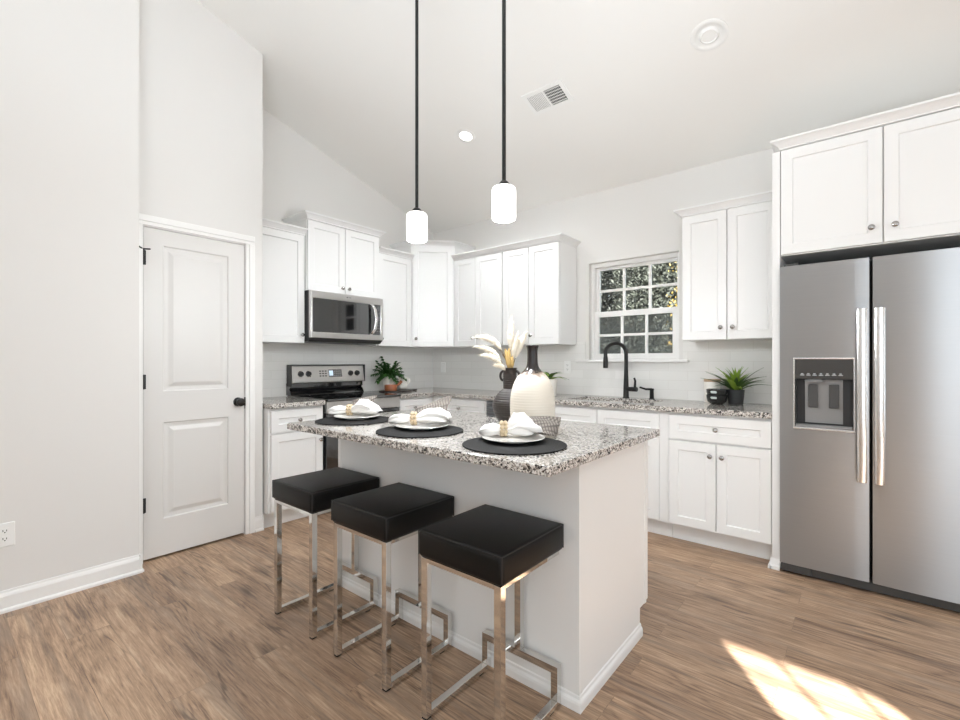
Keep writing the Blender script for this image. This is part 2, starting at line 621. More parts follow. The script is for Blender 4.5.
        us, zs = sorted(us), sorted(zs)
        V = {}

        def gv(i, k):
            if (i, k) not in V:
                V[(i, k)] = self.bm.verts.new(P(us[i], zs[k], t + bl(us[i])))
            return V[(i, k)]
        for i in range(len(us) - 1):
            for k in range(len(zs) - 1):
                uc, zc = (us[i] + us[i + 1]) / 2, (zs[k] + zs[k + 1]) / 2
                if any(a < uc < b and c < zc < d for a, b, c, d in panels):
                    continue
                self.bm.faces.new((gv(i, k), gv(i + 1, k), gv(i + 1, k + 1), gv(i, k + 1)))
        # rim and back
        nu, nz = len(us) - 1, len(zs) - 1
        loop = [(i, 0) for i in range(nu)] + [(nu, k) for k in range(nz)] + [(i, nz) for i in range(nu, 0, -1)] + [(0, k) for k in range(nz, 0, -1)]
        fr = [gv(*q) for q in loop]
        bk = [self.bm.verts.new(P(us[i], zs[k], 0)) for i, k in loop]
        for i in range(len(loop)):
            j = (i + 1) % len(loop)
            self.bm.faces.new((fr[j], fr[i], bk[i], bk[j]))
        self.bm.faces.new(bk[::-1])
        for a, b, c, d in panels:
            prev = None
            for ins, dep in rings:
                if dep == 'open':
                    prev = None
                    break
                r = [self.bm.verts.new(P(u, z, t + dep + (bl(u) if ins == 0 else bl((a + b) / 2)))) for u, z in ((a + ins, c + ins), (b - ins, c + ins), (b - ins, d - ins), (a + ins, d - ins))]
                if prev:
                    for i in range(4):
                        j = (i + 1) % 4
                        self.bm.faces.new((prev[i], prev[j], r[j], r[i]))
                prev = r
            if prev:
                self.bm.faces.new(prev)
        bmesh.ops.remove_doubles(self.bm, verts=self.bm.verts, dist=1e-6)
        return self

    def build(self, name, mat, parent=None, smooth=None, bevel=0.0):
        bm = self.bm
        bmesh.ops.recalc_face_normals(bm, faces=bm.faces)
        if parent is not None:
            off = root_loc(parent)
        else:
            xs = [v.co for v in bm.verts]
            off = Vector(((min(v.x for v in xs) + max(v.x for v in xs)) / 2, (min(v.y for v in xs) + max(v.y for v in xs)) / 2, min(v.z for v in xs)))
        for v in bm.verts:
            v.co -= off
        me = bpy.data.meshes.new(name)
        bm.to_mesh(me)
        bm.free()
        mats = mat if isinstance(mat, (list, tuple)) else [mat]
        for x in mats:
            me.materials.append(M[x])
        o = bpy.data.objects.new(name, me)
        COL.objects.link(o)
        if parent is not None:
            o.parent = parent
        else:
            o.location = off
        if bevel:
            md = o.modifiers.new('bevel', 'BEVEL')
            md.width = bevel
            md.segments = 2
            md.limit_method = 'ANGLE'
            md.angle_limit = math.radians(40)
        if smooth is not None:
            for p in me.polygons:
                p.use_smooth = True
            me.set_sharp_from_angle(angle=math.radians(smooth))
        return o


def tag(o, label, cat, group=None, kind=None):
    o['label'] = label
    o['category'] = cat
    if group:
        o['group'] = group
    if kind:
        o['kind'] = kind
    return o


def thing(name, loc, label, cat, group=None):
    o = bpy.data.objects.new(name, None)
    o.empty_display_size = 0.1
    COL.objects.link(o)
    o.location = loc
    return tag(o, label, cat, group)


def struct(o, label, cat):
    return tag(o, label, cat, kind='structure')


def kids(o):
    return [c for c in bpy.data.objects if c.parent == o]


def copy_tree(o, parent=None):
    c = o.copy()
    COL.objects.link(c)
    c.parent = parent
    for k in kids(o):
        copy_tree(k, c)
    return c


def ceil_z(y):
    return EAVE_Z + SLOPE * (-y if y > RIDGE_Y else y - 2 * RIDGE_Y)


# ------------------------------------------------------------------ room shell
b = MB()
b.box(-0.12, ROOM_X1 + 0.12, ROOM_Y0 - 0.12, 0.14, -0.1, 0.0)
fl = b.build('floor', 'floor')
fl.data.transform(Matrix.Translation(fl.location))
fl.location = (0, 0, 0)
struct(fl, 'brown oak plank floor', 'floor')

b = MB()
T = 0.1
b.extrude([(-0.12, 0.14, ceil_z(0.14)), (-0.12, RIDGE_Y, ceil_z(RIDGE_Y)), (-0.12, ROOM_Y0 - 0.12, ceil_z(ROOM_Y0 - 0.12)),
           (-0.12, ROOM_Y0 - 0.12, ceil_z(ROOM_Y0 - 0.12) + T), (-0.12, RIDGE_Y, ceil_z(RIDGE_Y) + T), (-0.12, 0.14, ceil_z(0.14) + T)],
          (ROOM_X1 + 0.24, 0, 0))
struct(b.build('ceiling', 'ceiling'), 'white vaulted ceiling sloping down to the window wall', 'ceiling')


def gable(x0, x1, y0, y1):
    """wall along y whose top follows the ceiling slope"""
    ys = [y0] + ([RIDGE_Y] if y0 < RIDGE_Y < y1 else []) + [y1]
    pts = [(x0, y0, 0), (x0, y1, 0)] + [(x0, y, ceil_z(y) + 0.03) for y in reversed(ys)]
    return pts, (x1 - x0, 0, 0)


b = MB()
b.extrude(*gable(-0.12, 0.0, -2.28, 0.14))
struct(b.build('wall_west', 'wall'), 'white gable wall behind the range', 'wall')

# north wall with the window opening
WX0, WX1, WZ0, WZ1 = 2.0, 2.783, 1.235, 2.105
b = MB()
zt = EAVE_Z + 0.02
b.box(-0.12, WX0, 0.0, 0.14, 0, zt)
b.box(WX1, ROOM_X1 + 0.12, 0.0, 0.14, 0, zt)
b.box(WX0, WX1, 0.0, 0.14, 0, WZ0)
b.box(WX0, WX1, 0.0, 0.14, WZ1, zt)
struct(b.build('wall_north', 'wall'), 'white wall with the sink window', 'wall')

# pantry closet
PX, PYE, LX, LYE = 0.553, -2.28, 0.682, -3.055
DY0, DY1, DZ = -3.003, -2.405, 2.045
b = MB()
b.extrude([(PX - 0.12, LYE - 0.2, 0), (PX - 0.12, DY0 - 0.004, 0), (PX - 0.12, DY0 - 0.004, DZ), (PX - 0.12, DY1 + 0.004, DZ), (PX - 0.12, DY1 + 0.004, 0), (PX - 0.12, PYE, 0),
           (PX - 0.12, PYE, ceil_z(PYE) + 0.03), (PX - 0.12, LYE - 0.2, ceil_z(LYE - 0.2) + 0.03)], (0.12, 0, 0))
struct(b.build('wall_pantry', 'wall'), 'white pantry wall around the panelled door', 'wall')
b = MB()
b.box(-0.12, PX - 0.12, PYE - 0.12, PYE, 0, ceil_z(PYE))
struct(b.build('wall_pantry_side', 'wall'), 'narrow side of the pantry beside the cabinets', 'wall')
b = MB()
b.extrude(*gable(LX - 0.12, LX, ROOM_Y0, LYE))
struct(b.build('wall_left', 'wall'), 'plain white wall at the left of the pantry door', 'wall')
b = MB()
b.extrude(*gable(ROOM_X1, ROOM_X1 + 0.12, ROOM_Y0, 0.14))
struct(b.build('wall_east', 'wall'), 'white wall of the living area', 'wall')

# south wall with the low-sun window (behind the camera)
SX0 = 3.444 + 0.593 * 5.907
b = MB()
SX1 = SX0 + 0.615
SZ1 = 6.056 * math.tan(SUN_EL)
SZ0 = 0.9
zt = ceil_z(ROOM_Y0) + 0.1
b.box(-0.12, SX0, ROOM_Y0 - 0.12, ROOM_Y0, 0, zt)
b.box(SX1, ROOM_X1 + 0.12, ROOM_Y0 - 0.12, ROOM_Y0, 0, zt)
b.box(SX0, SX1, ROOM_Y0 - 0.12, ROOM_Y0, 0, SZ0)
b.box(SX0, SX1, ROOM_Y0 - 0.12, ROOM_Y0, SZ1, zt)
# corner piece added to round the sun patch on the floor
pts = [(SX1, ROOM_Y0 - 0.12, SZ1)] + [(SX1 - 0.11 + 0.11 * math.sin(a * PI / 16), ROOM_Y0 - 0.12, SZ1 - 0.035 + 0.035 * math.cos(a * PI / 16)) for a in range(9)]
b.extrude(pts, (0, 0.12, 0))
struct(b.build('wall_south', 'wall'), 'white wall of the living area with the sunny window', 'wall')
b = MB()
for k in (1, 2):
    x = SX0 + 0.239 * k
    b.box(x - 0.005, x + 0.005, ROOM_Y0 - 0.07, ROOM_Y0 - 0.05, SZ0, SZ1)
for k in range(1, 14):
    z = SZ1 - 0.1 * k
    if z > SZ0:
        b.box(SX0, SX1, ROOM_Y0 - 0.07, ROOM_Y0 - 0.05, z - 0.003, z + 0.003)
struct(b.build('window_2', 'trim'), 'gridded window of the living area', 'window')

# backsplash tiles
b = MB()
b.box(0.0, 0.008, PYE, 0.0, 0.914, 1.40)
o = struct(b.build('backsplash_left', 'tile_y'), 'white glossy tile backsplash behind the range', 'backsplash')
b = MB()
b.box(0.008, WX0 - 0.03, -0.008, 0.0, 0.914, 1.40)
b.box(WX1 + 0.03, 3.4965, -0.008, 0.0, 0.914, 1.40)
b.box(WX0 - 0.03, WX1 + 0.03, -0.008, 0.0, 0.914, WZ0 - 0.012)
o = struct(b.build('backsplash_back', 'tile_x'), 'white glossy tile backsplash under the window', 'backsplash')
for o in (bpy.data.objects['backsplash_left'], bpy.data.objects['backsplash_back']):
    d = Vector(o.location)
    o.data.transform(Matrix.Translation(d - Vector((0, 0, 0.914 - 0.0))))
    o.location = (0, 0, 0.914)

# ---- window over the sink
w = thing('window_1', (2.4, 0.07, WZ0), 'white double-hung grid window over the sink', 'window')
w['kind'] = 'structure'
b = MB()
fy0, fy1 = 0.05, 0.135
b.box(WX0, WX0 + 0.03, fy0, fy1, WZ0, WZ1)
b.box(WX1 - 0.03, WX1, fy0, fy1, WZ0, WZ1)
b.box(WX0 + 0.03, WX1 - 0.03, fy0, fy1, WZ1 - 0.035, WZ1)
b.box(WX0 + 0.03, WX1 - 0.03, fy0, fy1, WZ0, WZ0 + 0.02)
b.build('window_frame', 'trim', w, bevel=0.002)


def sash(z0, z1, y, name, gx0, gx1, gz0, gz1):
    b = MB()
    xa, xb = WX0 + 0.03, WX1 - 0.03
    b.box(xa, gx0, y, y + 0.03, z0, z1)
    b.box(gx1, xb, y, y + 0.03, z0, z1)
    b.box(gx0, gx1, y, y + 0.03, z0, gz0)
    b.box(gx0, gx1, y, y + 0.03, gz1, z1)
    s = b.build(name, 'trim', w, bevel=0.002)
    b = MB()
    for k in (1, 2):
        x = gx0 + (gx1 - gx0) * k / 3
        b.box(x - 0.011, x + 0.011, y + 0.004, y + 0.022, gz0, gz1)
    z = (gz0 + gz1) / 2
    b.box(gx0, gx1, y + 0.005, y + 0.021, z - 0.011, z + 0.011)
    b.build('muntin', 'trim', s)
    b = MB()
    b.box(gx0 - 0.005, gx1 + 0.005, y + 0.011, y + 0.015, gz0 - 0.005, gz1 + 0.005)
    b.build('glass', 'glass', s)


sash(1.648, WZ1 - 0.035, 0.098, 'upper_sash', 2.058, 2.742, 1.672, 2.046)
sash(WZ0 + 0.02, 1.668, 0.064, 'lower_sash', 2.066, 2.712, 1.289, 1.62)
b = MB()
b.box(WX0 + 0.03, WX1 - 0.03, 0.131, 0.133, WZ0 + 0.02, 1.66)
b.build('insect_screen', 'screen', w)
b = MB()
b.box(1.885, 2.86, -0.045, 0.05, WZ0 - 0.022, WZ0, 0.006)
struct(b.build('trim_1', 'trim'), 'white window stool under the sink window', 'window sill')

# ---- pantry door
d = thing('door_1', (PX - 0.03, -2.7, 0.0), 'white two-panel pantry door with black hardware', 'door')
d['kind'] = 'structure'
b = MB()
b.slab((PX - 0.037, 0, 0), (0, 1, 0), (1, 0, 0), DY0 + 0.002, DY1 - 0.004, 0.014, 2.037, 0.035,
       [(-2.897, -2.513, 0.24, 0.84), (-2.897, -2.513, 1.033, 1.94)],
       [(0, 0), (0.006, -0.009), (0.022, -0.011), (0.03, -0.011), (0.052, -0.003), (0.056, -0.002)])
dp = b.build('door_panel', 'door', d)
b = MB()
ky, kz = -2.452, 0.938
b.lathe([(0.031, 0), (0.031, 0.004), (0.026, 0.008), (0.013, 0.010), (0.011, 0.022), (0.012, 0.030), (0.020, 0.034), (0.027, 0.042), (0.029, 0.052), (0.026, 0.062), (0.014, 0.068), (0.004, 0.069)],
        (PX - 0.002, ky, kz), 24, axis=(1, 0, 0))
b.build('door_knob', 'black_metal', dp, smooth=40)
b = MB()
b.box(PX - 0.036, PX + 0.0005, DY1 - 0.0035, DY1 - 0.0005, kz - 0.05, kz + 0.03)
b.box(PX - 0.003, PX + 0.004, DY1 - 0.003, DY1 + 0.012, kz - 0.03, kz + 0.03, 0.002)
b.build('strike_plate', 'black_metal', d)
for hz in (0.345, 1.095, 1.85):
    b = MB()
    b.tube([(PX + 0.004, DY0 + 0.001, hz - 0.045), (PX + 0.004, DY0 + 0.001, hz + 0.045)], 0.0065, 10)
    b.box(PX - 0.004, PX + 0.0035, DY0 + 0.001, DY0 + 0.014, hz - 0.044, hz + 0.044)
    if hz > 1.5:
        b.tube([(PX + 0.004, DY0, hz + 0.045), (PX + 0.004, DY0, hz + 0.056)], 0.004, 8)
        b.tube([(PX + 0.03, DY0 - 0.028, hz + 0.056), (PX + 0.005, DY0, hz + 0.05), (PX + 0.03, DY0 + 0.03, hz + 0.05)], 0.0045, 8)
    b.build('hinge', 'black_metal', d, smooth=40)


def casing(b, y0, y1, z0, z1, horiz):
    # stepped colonial casing
    if horiz:
        b.box(PX, PX + 0.012, y0, y1, z0, z1, 0.002)
        b.box(PX + 0.010, PX + 0.019, y0, y1, z0 + 0.022, z1, 0.003)
    else:
        b.box(PX, PX + 0.012, y0, y1, z0, z1, 0.002)
        b.box(PX + 0.010, PX + 0.019, y0 + 0.022, y1, z0, z1 + 0.0, 0.003)


b = MB()
casing(b, DY1 + 0.003, DY1 + 0.063, 0, DZ + 0.0015, False)
casing(b, LYE + 0.001, DY1 + 0.063, DZ + 0.002, DZ + 0.062, True)
b.box(PX, PX + 0.014, LYE + 0.001, DY0 - 0.004, 0, DZ + 0.0015)
struct(b.build('trim_2', 'trim'), 'white casing around the pantry door', 'trim')
b = MB()   # jamb and stop inside the opening
b.box(PX - 0.12, PX, DY1, DY1 + 0.004, 0, DZ)
b.box(PX - 0.12, PX, DY0 - 0.004, DY0, 0, DZ)
b.box(PX - 0.12, PX, DY0, DY1, DZ - 0.004, DZ)
struct(b.build('trim_3', 'trim'), 'white jamb of the pantry door', 'trim')
b = MB()
b.box(PX - 0.14, PX - 0.121, DY0 - 0.05, DY1 + 0.05, 0, DZ + 0.05)
struct(b.build('wall_closet', 'dark_gap'), 'dark closet interior behind the pantry door', 'wall')

# ---- baseboards


def base_prof(h=0.104):
    return [(0, 0), (0.022, 0), (0.022, 0.012), (0.018, 0.018), (0.013, 0.02), (0.013, h - 0.028), (0.010, h - 0.018), (0.006, h - 0.01), (0.005, h), (0, h)]


def baseboard_y(b, x, y0, y1, sgn=1):
    b.rings([[(x + sgn * p, y, q) for p, q in base_prof()] for y in (y0, y1)])


def baseboard_x(b, y, x0, x1, sgn=-1):
    b.rings([[(x, y + sgn * p, q) for p, q in base_prof()] for x in (x0, x1)])


b = MB()
baseboard_y(b, LX, ROOM_Y0, LYE + 0.013)
baseboard_x(b, LYE, PX + 0.02, LX + 0.014, 1)
struct(b.build('baseboard_left', 'trim'), 'white baseboard along the left wall', 'baseboard')
b = MB()
baseboard_y(b, PX, DY1 + 0.064, PYE + 0.0)
b.box(PX - 0.03, PX + 0.024, PYE - 0.005, PYE + 0.0, 0, 0.108)
struct(b.build('baseboard_pantry', 'trim'), 'short white baseboard right of the pantry door', 'baseboard')

# ---- ceiling fixtures on the slope
SN = Vector((0, -math.sin(math.atan(SLOPE)), -math.cos(math.atan(SLOPE))))   # pointing down into the room
SYV = Vector((0, -math.cos(math.atan(SLOPE)), math.sin(math.atan(SLOPE))))    # up the slope


def slope_pt(x, y):
    return Vector((x, y, ceil_z(y)))


c = slope_pt(1.418, -1.028)
r = thing('recessed_light', c, 'small lit round recessed ceiling light left of the pendants', 'ceiling light')
b = MB()
b.lathe([(0.052, 0.0), (0.052, 0.004), (0.072, 0.005), (0.080, 0.002), (0.080, -0.002)], c, 32, False, False, axis=SN)
b.build('trim_ring', 'plastic', r, smooth=50)
b = MB()
b.lathe([(0.0, 0.002), (0.052, 0.002), (0.052, 0.0035), (0.0, 0.0045)], c, 32, axis=SN)
b.build('lens', 'lamp_on', r, smooth=50)
for i, (lx, ly, pw) in enumerate(((1.418, -1.028, 34.0), (5.4, -2.2, 9.0), (3.2, -5.6, 12.0), (6.2, -5.2, 12.0))):
    ld = bpy.data.lights.new('downlight_and_fill', 'SPOT')  # first spot serves the lit recessed fixture; the others are unseen added fill
    ld.energy = pw * 2
    ld.spot_size = math.radians(140)
    ld.spot_blend = 0.8
    ld.shadow_soft_size = 0.05
    ld.color = (0.93, 0.97, 1.0)
    lo = bpy.data.objects.new('downlight_and_fill', ld)
    COL.objects.link(lo)
    n = SN if ly > RIDGE_Y else Vector((0, -SN.y, SN.z))
    lo.location = slope_pt(lx, ly) + n * 0.02

c = slope_pt(3.242, -1.028)
r = thing('recessed_light', c, 'unlit white round recessed ceiling light near the top right', 'ceiling light')
b = MB()
b.lathe([(0.070, 0.002), (0.074, 0.006), (0.092, 0.006), (0.098, 0.003), (0.098, -0.003)], c, 40, False, False, axis=SN)
b.build('trim_ring', 'plastic', r, smooth=50)
b = MB()
b.lathe([(0.071, 0.0045), (0.064, 0.001), (0.058, 0.0004), (0.05, 0.0004)], c, 40, False, False, axis=SN)
b.build('baffle', 'plastic', r, smooth=30)
b = MB()
c2 = c + SN * 0.0005
b.lathe([(0.054, 0.0), (0.053, 0.0015), (0.044, 0.012), (0.040, 0.013), (0.036, 0.009), (0.0, 0.009)], c2, 40, True, True, axis=SN)
b.build('lens', 'plastic', r, smooth=30)

c = slope_pt(2.205, -1.057)
v = thing('ceiling_vent', c, 'white rectangular air register on the sloped ceiling', 'vent')
ve = (0.158, 0.098)


def vbox(b, u0, u1, v0, v1, n0, n1, tilt=0.0):
    U = Vector((1, 0, 0))
    pts = []
    for n in (n0, n1):
        for a, e in ((u0, v0), (u1, v0), (u1, v1), (u0, v1)):
            pts.append(c + U * (a + (tilt if n == n1 else 0)) + SYV * e + SN * n)
    b.vf(pts, [(0, 1, 2, 3), (4, 5, 6, 7), (0, 1, 5, 4), (1, 2, 6, 5), (2, 3, 7, 6), (3, 0, 4, 7)])


b = MB()
vbox(b, -ve[0], ve[0], 0.070, ve[1], 0, 0.006)
vbox(b, -ve[0], ve[0], -ve[1], -0.070, 0, 0.006)
vbox(b, -ve[0], -0.128, -0.070, 0.070, 0, 0.006)
vbox(b, 0.128, ve[0], -0.070, 0.070, 0, 0.006)
vbox(b, -0.006, 0.006, -0.070, 0.070, 0, 0.006)
b.build('frame', 'plastic', v)
b = MB()
vbox(b, -0.13, 0.13, -0.072, 0.072, 0.0002, 0.001)
b.build('backing', 'dark_gap', v)
for i in range(22):
    u = -0.122 + i * 0.0112
    if abs(u) < 0.007:
        continue
    b = MB()
    if u < 0:
        vbox(b, u - 0.0042, u + 0.0042, -0.070, 0.070, 0.001, 0.0058, 0.004)
    else:
        vbox(b, u - 0.0012, u + 0.0012, -0.070, 0.070, 0.001, 0.0055, 0.002)
    b.build('louver', 'plastic', v)
for i in range(6):
    b = MB()
    e = -0.058 + i * 0.0232
    vbox(b, 0.006, 0.128, e - 0.002, e + 0.002, 0.001, 0.005)
    b.build('crossbar', 'plastic', v)

# ------------------------------------------------------------------ cabinetry


def poly_offset(poly, ds):
    """offset each edge i (from vertex i to i+1) of a CCW polygon outward by ds[i]"""
    n = len(poly)
    P = [Vector((p[0], p[1])) for p in poly]
    lines = []
    for i in range(n):
        a, bb = P[i], P[(i + 1) % n]
        t = (bb - a).normalized()
        nn = Vector((t.y, -t.x))
        lines.append((a + nn * ds[i], t))
    out = []
    for i in range(n):
        p, t = lines[i - 1]
        q, s = lines[i]
        den = t.x * s.y - t.y * s.x
        k = ((q.x - p.x) * s.y - (q.y - p.y) * s.x) / den
        out.append(p + t * k)
    return out


CROWN = [(0.000, 0.0), (0.006, 0.001), (0.006, 0.010), (0.010, 0.014), (0.018, 0.024), (0.030, 0.034), (0.040, 0.039), (0.045, 0.041), (0.045, 0.052), (0.0, 0.052)]


def crown(parent, poly, flags, z, scale=1.0):
    b = MB()
    rr = []
    for e, dz in CROWN:
        q = poly_offset(poly, [e * scale * f for f in flags])
        rr.append([(p.x, p.y, z + dz * scale) for p in q])
    b.rings(rr)
    b.build('crown_moulding', 'cab', parent)


def knob(parent, P, N):
    b = MB()
    b.lathe([(0.008, 0), (0.008, 0.002), (0.0055, 0.005), (0.005, 0.012), (0.009, 0.015), (0.0145, 0.019), (0.0155, 0.023), (0.013, 0.027), (0.006, 0.0295), (0.001, 0.030)], P, 18, axis=N)
    b.build('knob', 'nickel', parent, smooth=50)


def cab_front(parent, O, U, N, u0, u1, z0, z1, kind, kn=None, rail=0.058):
    """shaker door / drawer front / false front standing off the carcass"""
    b = MB()
    g = 0.0015
    b.slab(Vector(O) + Vector(N) * 0.002, U, N, u0 + g, u1 - g, z0 + g, z1 - g, 0.019,
           [(u0 + rail, u1 - rail, z0 + rail, z1 - rail)], [(0, 0), (0.0035, -0.009)])
    o = b.build(kind, 'cab', parent, bevel=0.0012)
    if kn:
        knob(o, Vector(O) + Vector(U) * kn[0] + Vector((0, 0, kn[1])) + Vector(N) * 0.021, N)
    return o


NORTH = ((1, 0, 0), (0, -1, 0))
WEST = ((0, 1, 0), (1, 0, 0))


def cabinet(name, label, cat, wall, u0, u1, depth, z0, z1, fronts, group=None, crown_flags=None, crown_scale=1.0, toe=False, back=0.012, btop=None):
    U, N = wall
    Uv, Nv = Vector(U), Vector(N)
    O = Vector((0, 0, 0))
    base = Uv * ((u0 + u1) / 2) + Nv * (depth / 2)
    t = thing(name, (base.x, base.y, 0 if toe else z0), label, cat, group)
    b = MB()
    g = 0.0006
    if toe:
        b.obox(O, U, N, u0 + g, u1 - g, back, depth, 0.115, btop or z1)
        if btop:
            b.obox(O, U, N, u0 + g, u1 - g, depth - 0.02, depth, btop, z1)
        b.build('body', 'cab', t)
        b = MB()
        b.obox(O, U, N, u0 + g, u1 - g, back, depth - 0.07, 0.0, 0.1148)
        b.build('toe_kick', 'cab', t)
    else:
        b.obox(O, U, N, u0 + g, u1 - g, back, depth, z0, z1)
        b.build('body', 'cab', t)
    Of = Nv * depth
    for f in fronts:
        cab_front(t, Of, U, N, *f)
    if crown_flags:
        a, bb, cc, dd = Uv * (u0 + g) + Nv * back, Uv * (u0 + g) + Nv * (depth + 0.021), Uv * (u1 - g) + Nv * (depth + 0.021), Uv * (u1 - g) + Nv * back
        poly = [a, bb, cc, dd]
        fl_ = [crown_flags[0], 1, crown_flags[1], 0]
        # make CCW
        ar = sum(poly[i].x * poly[(i + 1) % 4].y - poly[(i + 1) % 4].x * poly[i].y for i in range(4))
        if ar < 0:
            poly = poly[::-1]
            fl_ = [fl_[2], fl_[1], fl_[0], fl_[3]]
        crown(t, poly, fl_, z1, crown_scale)
    return t


BZ = 0.877     # top of base carcasses
DR = (0.70, 0.86)
DO = (0.127, 0.688)
# -- base cabinets, range wall
cabinet('base_cabinet', 'white base cabinet with one drawer and one door between pantry and range', 'cabinet', WEST, -2.268, -1.83, 0.61, 0, BZ,
        [(-2.255, -1.84, *DR, 'drawer', (-2.04, 0.78)), (-2.255, -1.84, *DO, 'door', (-1.868, 0.61))], toe=True)
cabinet('base_cabinet', 'narrow white base cabinet right of the range, mostly hidden by the island', 'cabinet', WEST, -1.058, -0.612, 0.61, 0, BZ,
        [(-1.05, -0.70, *DR, 'drawer', (-0.875, 0.78)), (-1.05, -0.70, *DO, 'door', (-1.02, 0.61))], toe=True)
# -- base cabinets, window wall
cabinet('base_cabinet', 'white base cabinet nearest the corner, drawer seen behind the dark vase', 'cabinet', NORTH, 0.612, 1.29, 0.61, 0, BZ,
        [(0.70, 1.285, *DR, 'drawer', (0.99, 0.78)), (0.70, 0.99, *DO, 'door', (0.96, 0.61)), (0.995, 1.285, *DO, 'door', (1.02, 0.61))], toe=True)
cabinet('base_cabinet', 'white base cabinet hidden behind the cream vase, left of the sink', 'cabinet', NORTH, 1.292, 1.915, 0.61, 0, BZ,
        [(1.297, 1.91, *DR, 'drawer', (1.6, 0.78)), (1.297, 1.60, *DO, 'door', (1.57, 0.61)), (1.605, 1.91, *DO, 'door', (1.635, 0.61))], toe=True)
cabinet('sink_cabinet', 'white sink base cabinet with two false drawer fronts under the window', 'cabinet', NORTH, 1.917, 2.893, 0.61, 0, BZ,
        [(1.922, 2.374, *DR, 'drawer_front'), (2.378, 2.833, *DR, 'drawer_front'),
         (1.922, 2.374, *DO, 'door', (2.345, 0.61)), (2.378, 2.833, *DO, 'door', (2.41, 0.61))], toe=True, btop=0.69)
cabinet('base_cabinet', 'white base cabinet with wide drawer and two doors beside the refrigerator', 'cabinet', NORTH, 2.895, 3.496, 0.61, 0, BZ,
        [(2.898, 3.491, *DR, 'drawer', (3.19, 0.782)), (2.898, 3.189, *DO, 'door', (3.157, 0.61)), (3.192, 3.491, *DO, 'door', (3.226, 0.61))], toe=True)

# -- upper cabinets
UZ = 1.372
UT = 2.268
cabinet('wall_cabinet', 'white single-door wall cabinet between pantry and microwave', 'cabinet', WEST, -2.268, -1.818, 0.305, UZ, UT,
        [(-2.255, -1.822, UZ, UT, 'door', (-1.851, 1.44))], crown_flags=(0, 0))
cabinet('wall_cabinet', 'raised white two-door wall cabinet directly above the microwave', 'cabinet', WEST, -1.817, -1.072, 0.34, 1.815, 2.405,
        [(-1.813, -1.455, 1.815, 2.402, 'door', (-1.487, 1.865)), (-1.452, -1.078, 1.815, 2.402, 'door', (-1.42, 1.865))], crown_flags=(1, 1))
cabinet('wall_cabinet', 'narrow white wall cabinet between microwave and corner cabinet', 'cabinet', WEST, -1.07, -0.63, 0.305, UZ, UT,
        [(-1.06, -0.64, UZ, UT, 'door', (-1.03, 1.44))], crown_flags=(0, 0))
cabinet('wall_cabinet', 'white two-door wall cabinet right beside the corner cabinet', 'cabinet', NORTH, 0.63, 1.261, 0.305, UZ, UT,
        [(0.635, 0.928, UZ, UT, 'door', (0.897, 1.455)), (0.931, 1.257, UZ, UT, 'door', (0.962, 1.455))], crown_flags=(0, 0))
cabinet('wall_cabinet', 'white two-door wall cabinet just left of the window', 'cabinet', NORTH, 1.263, 1.88, 0.305, UZ, UT,
        [(1.267, 1.558, UZ, UT, 'door', (1.527, 1.455)), (1.561, 1.876, UZ, UT, 'door', (1.592, 1.455))], crown_flags=(0, 1))
cabinet('wall_cabinet', 'white two-door wall cabinet between window and refrigerator', 'cabinet', NORTH, 2.893, 3.496, 0.305, UZ, 2.27,
        [(2.898, 3.19, UZ, 2.27, 'door', (3.154, 1.455)), (3.193, 3.491, UZ, 2.27, 'door', (3.229, 1.455))], crown_flags=(1, 0))
# diagonal corner cabinet
t = thing('corner_cabinet', (0.3, -0.3, UZ), 'taller white diagonal corner wall cabinet with one door', 'cabinet')
A_, B_ = Vector((0.305, -0.627, 0)), Vector((0.627, -0.305, 0))
poly = [(0.012, -0.627), (0.305, -0.627), (0.627, -0.305), (0.627, -0.012), (0.012, -0.012)]
b = MB()
b.prism(poly, UZ, 2.415)
b.build('body', 'cab', t)
DU = (B_ - A_).normalized()
DN = Vector((DU.y, -DU.x, 0))
wd = (B_ - A_).length
cab_front(t, A_, DU, DN, 0.02, wd - 0.02, UZ, 2.412, 'door', (0.055, 1.455))
crown(t, poly, [1, 1.4, 1, 0, 0], 2.415)
# tall panel and cabinet above the refrigerator
b = MB()
b.box(3.497, 3.537, -0.655, -0.002, 0, 2.45)
t = thing('tall_end_panel', (3.517, -0.33, 0), 'tall narrow white end panel left of the refrigerator', 'panel')
b.build('panel', 'cab', t, bevel=0.002)
b = MB()
b.rings([[(3.489, -0.655 - q, 0.0), (3.489, -0.655 - q, 0.018), (3.489, -0.655 - q * 0.4, 0.03), (3.489, -0.655, 0.06)] for q in (0.02,)] +
        [[(3.5375, -0.655 - q, 0.0), (3.5375, -0.655 - q, 0.018), (3.5375, -0.655 - q * 0.4, 0.03), (3.5375, -0.655, 0.06)] for q in (0.02,)])
b.box(3.478, 3.4965, -0.675, -0.545, 0, 0.018)
b.build('shoe_moulding', 'cab', t)
cabinet('refrigerator_cabinet', 'deep white two-door cabinet above the refrigerator', 'cabinet', NORTH, 3.538, 4.468, 0.635, 1.838, 2.455,
        [(3.539, 3.990, 1.842, 2.452, 'door', (3.945, 1.925)), (3.994, 4.466, 1.842, 2.452, 'door', (4.038, 1.925))], crown_flags=(1, 1), crown_scale=1.0)
t = thing('tall_end_panel', (4.49, -0.33, 0), 'tall narrow white end panel right of the refrigerator', 'panel')
b = MB()
b.box(4.47, 4.51, -0.655, -0.002, 0, 2.45)
b.build('panel', 'cab', t, bevel=0.002)

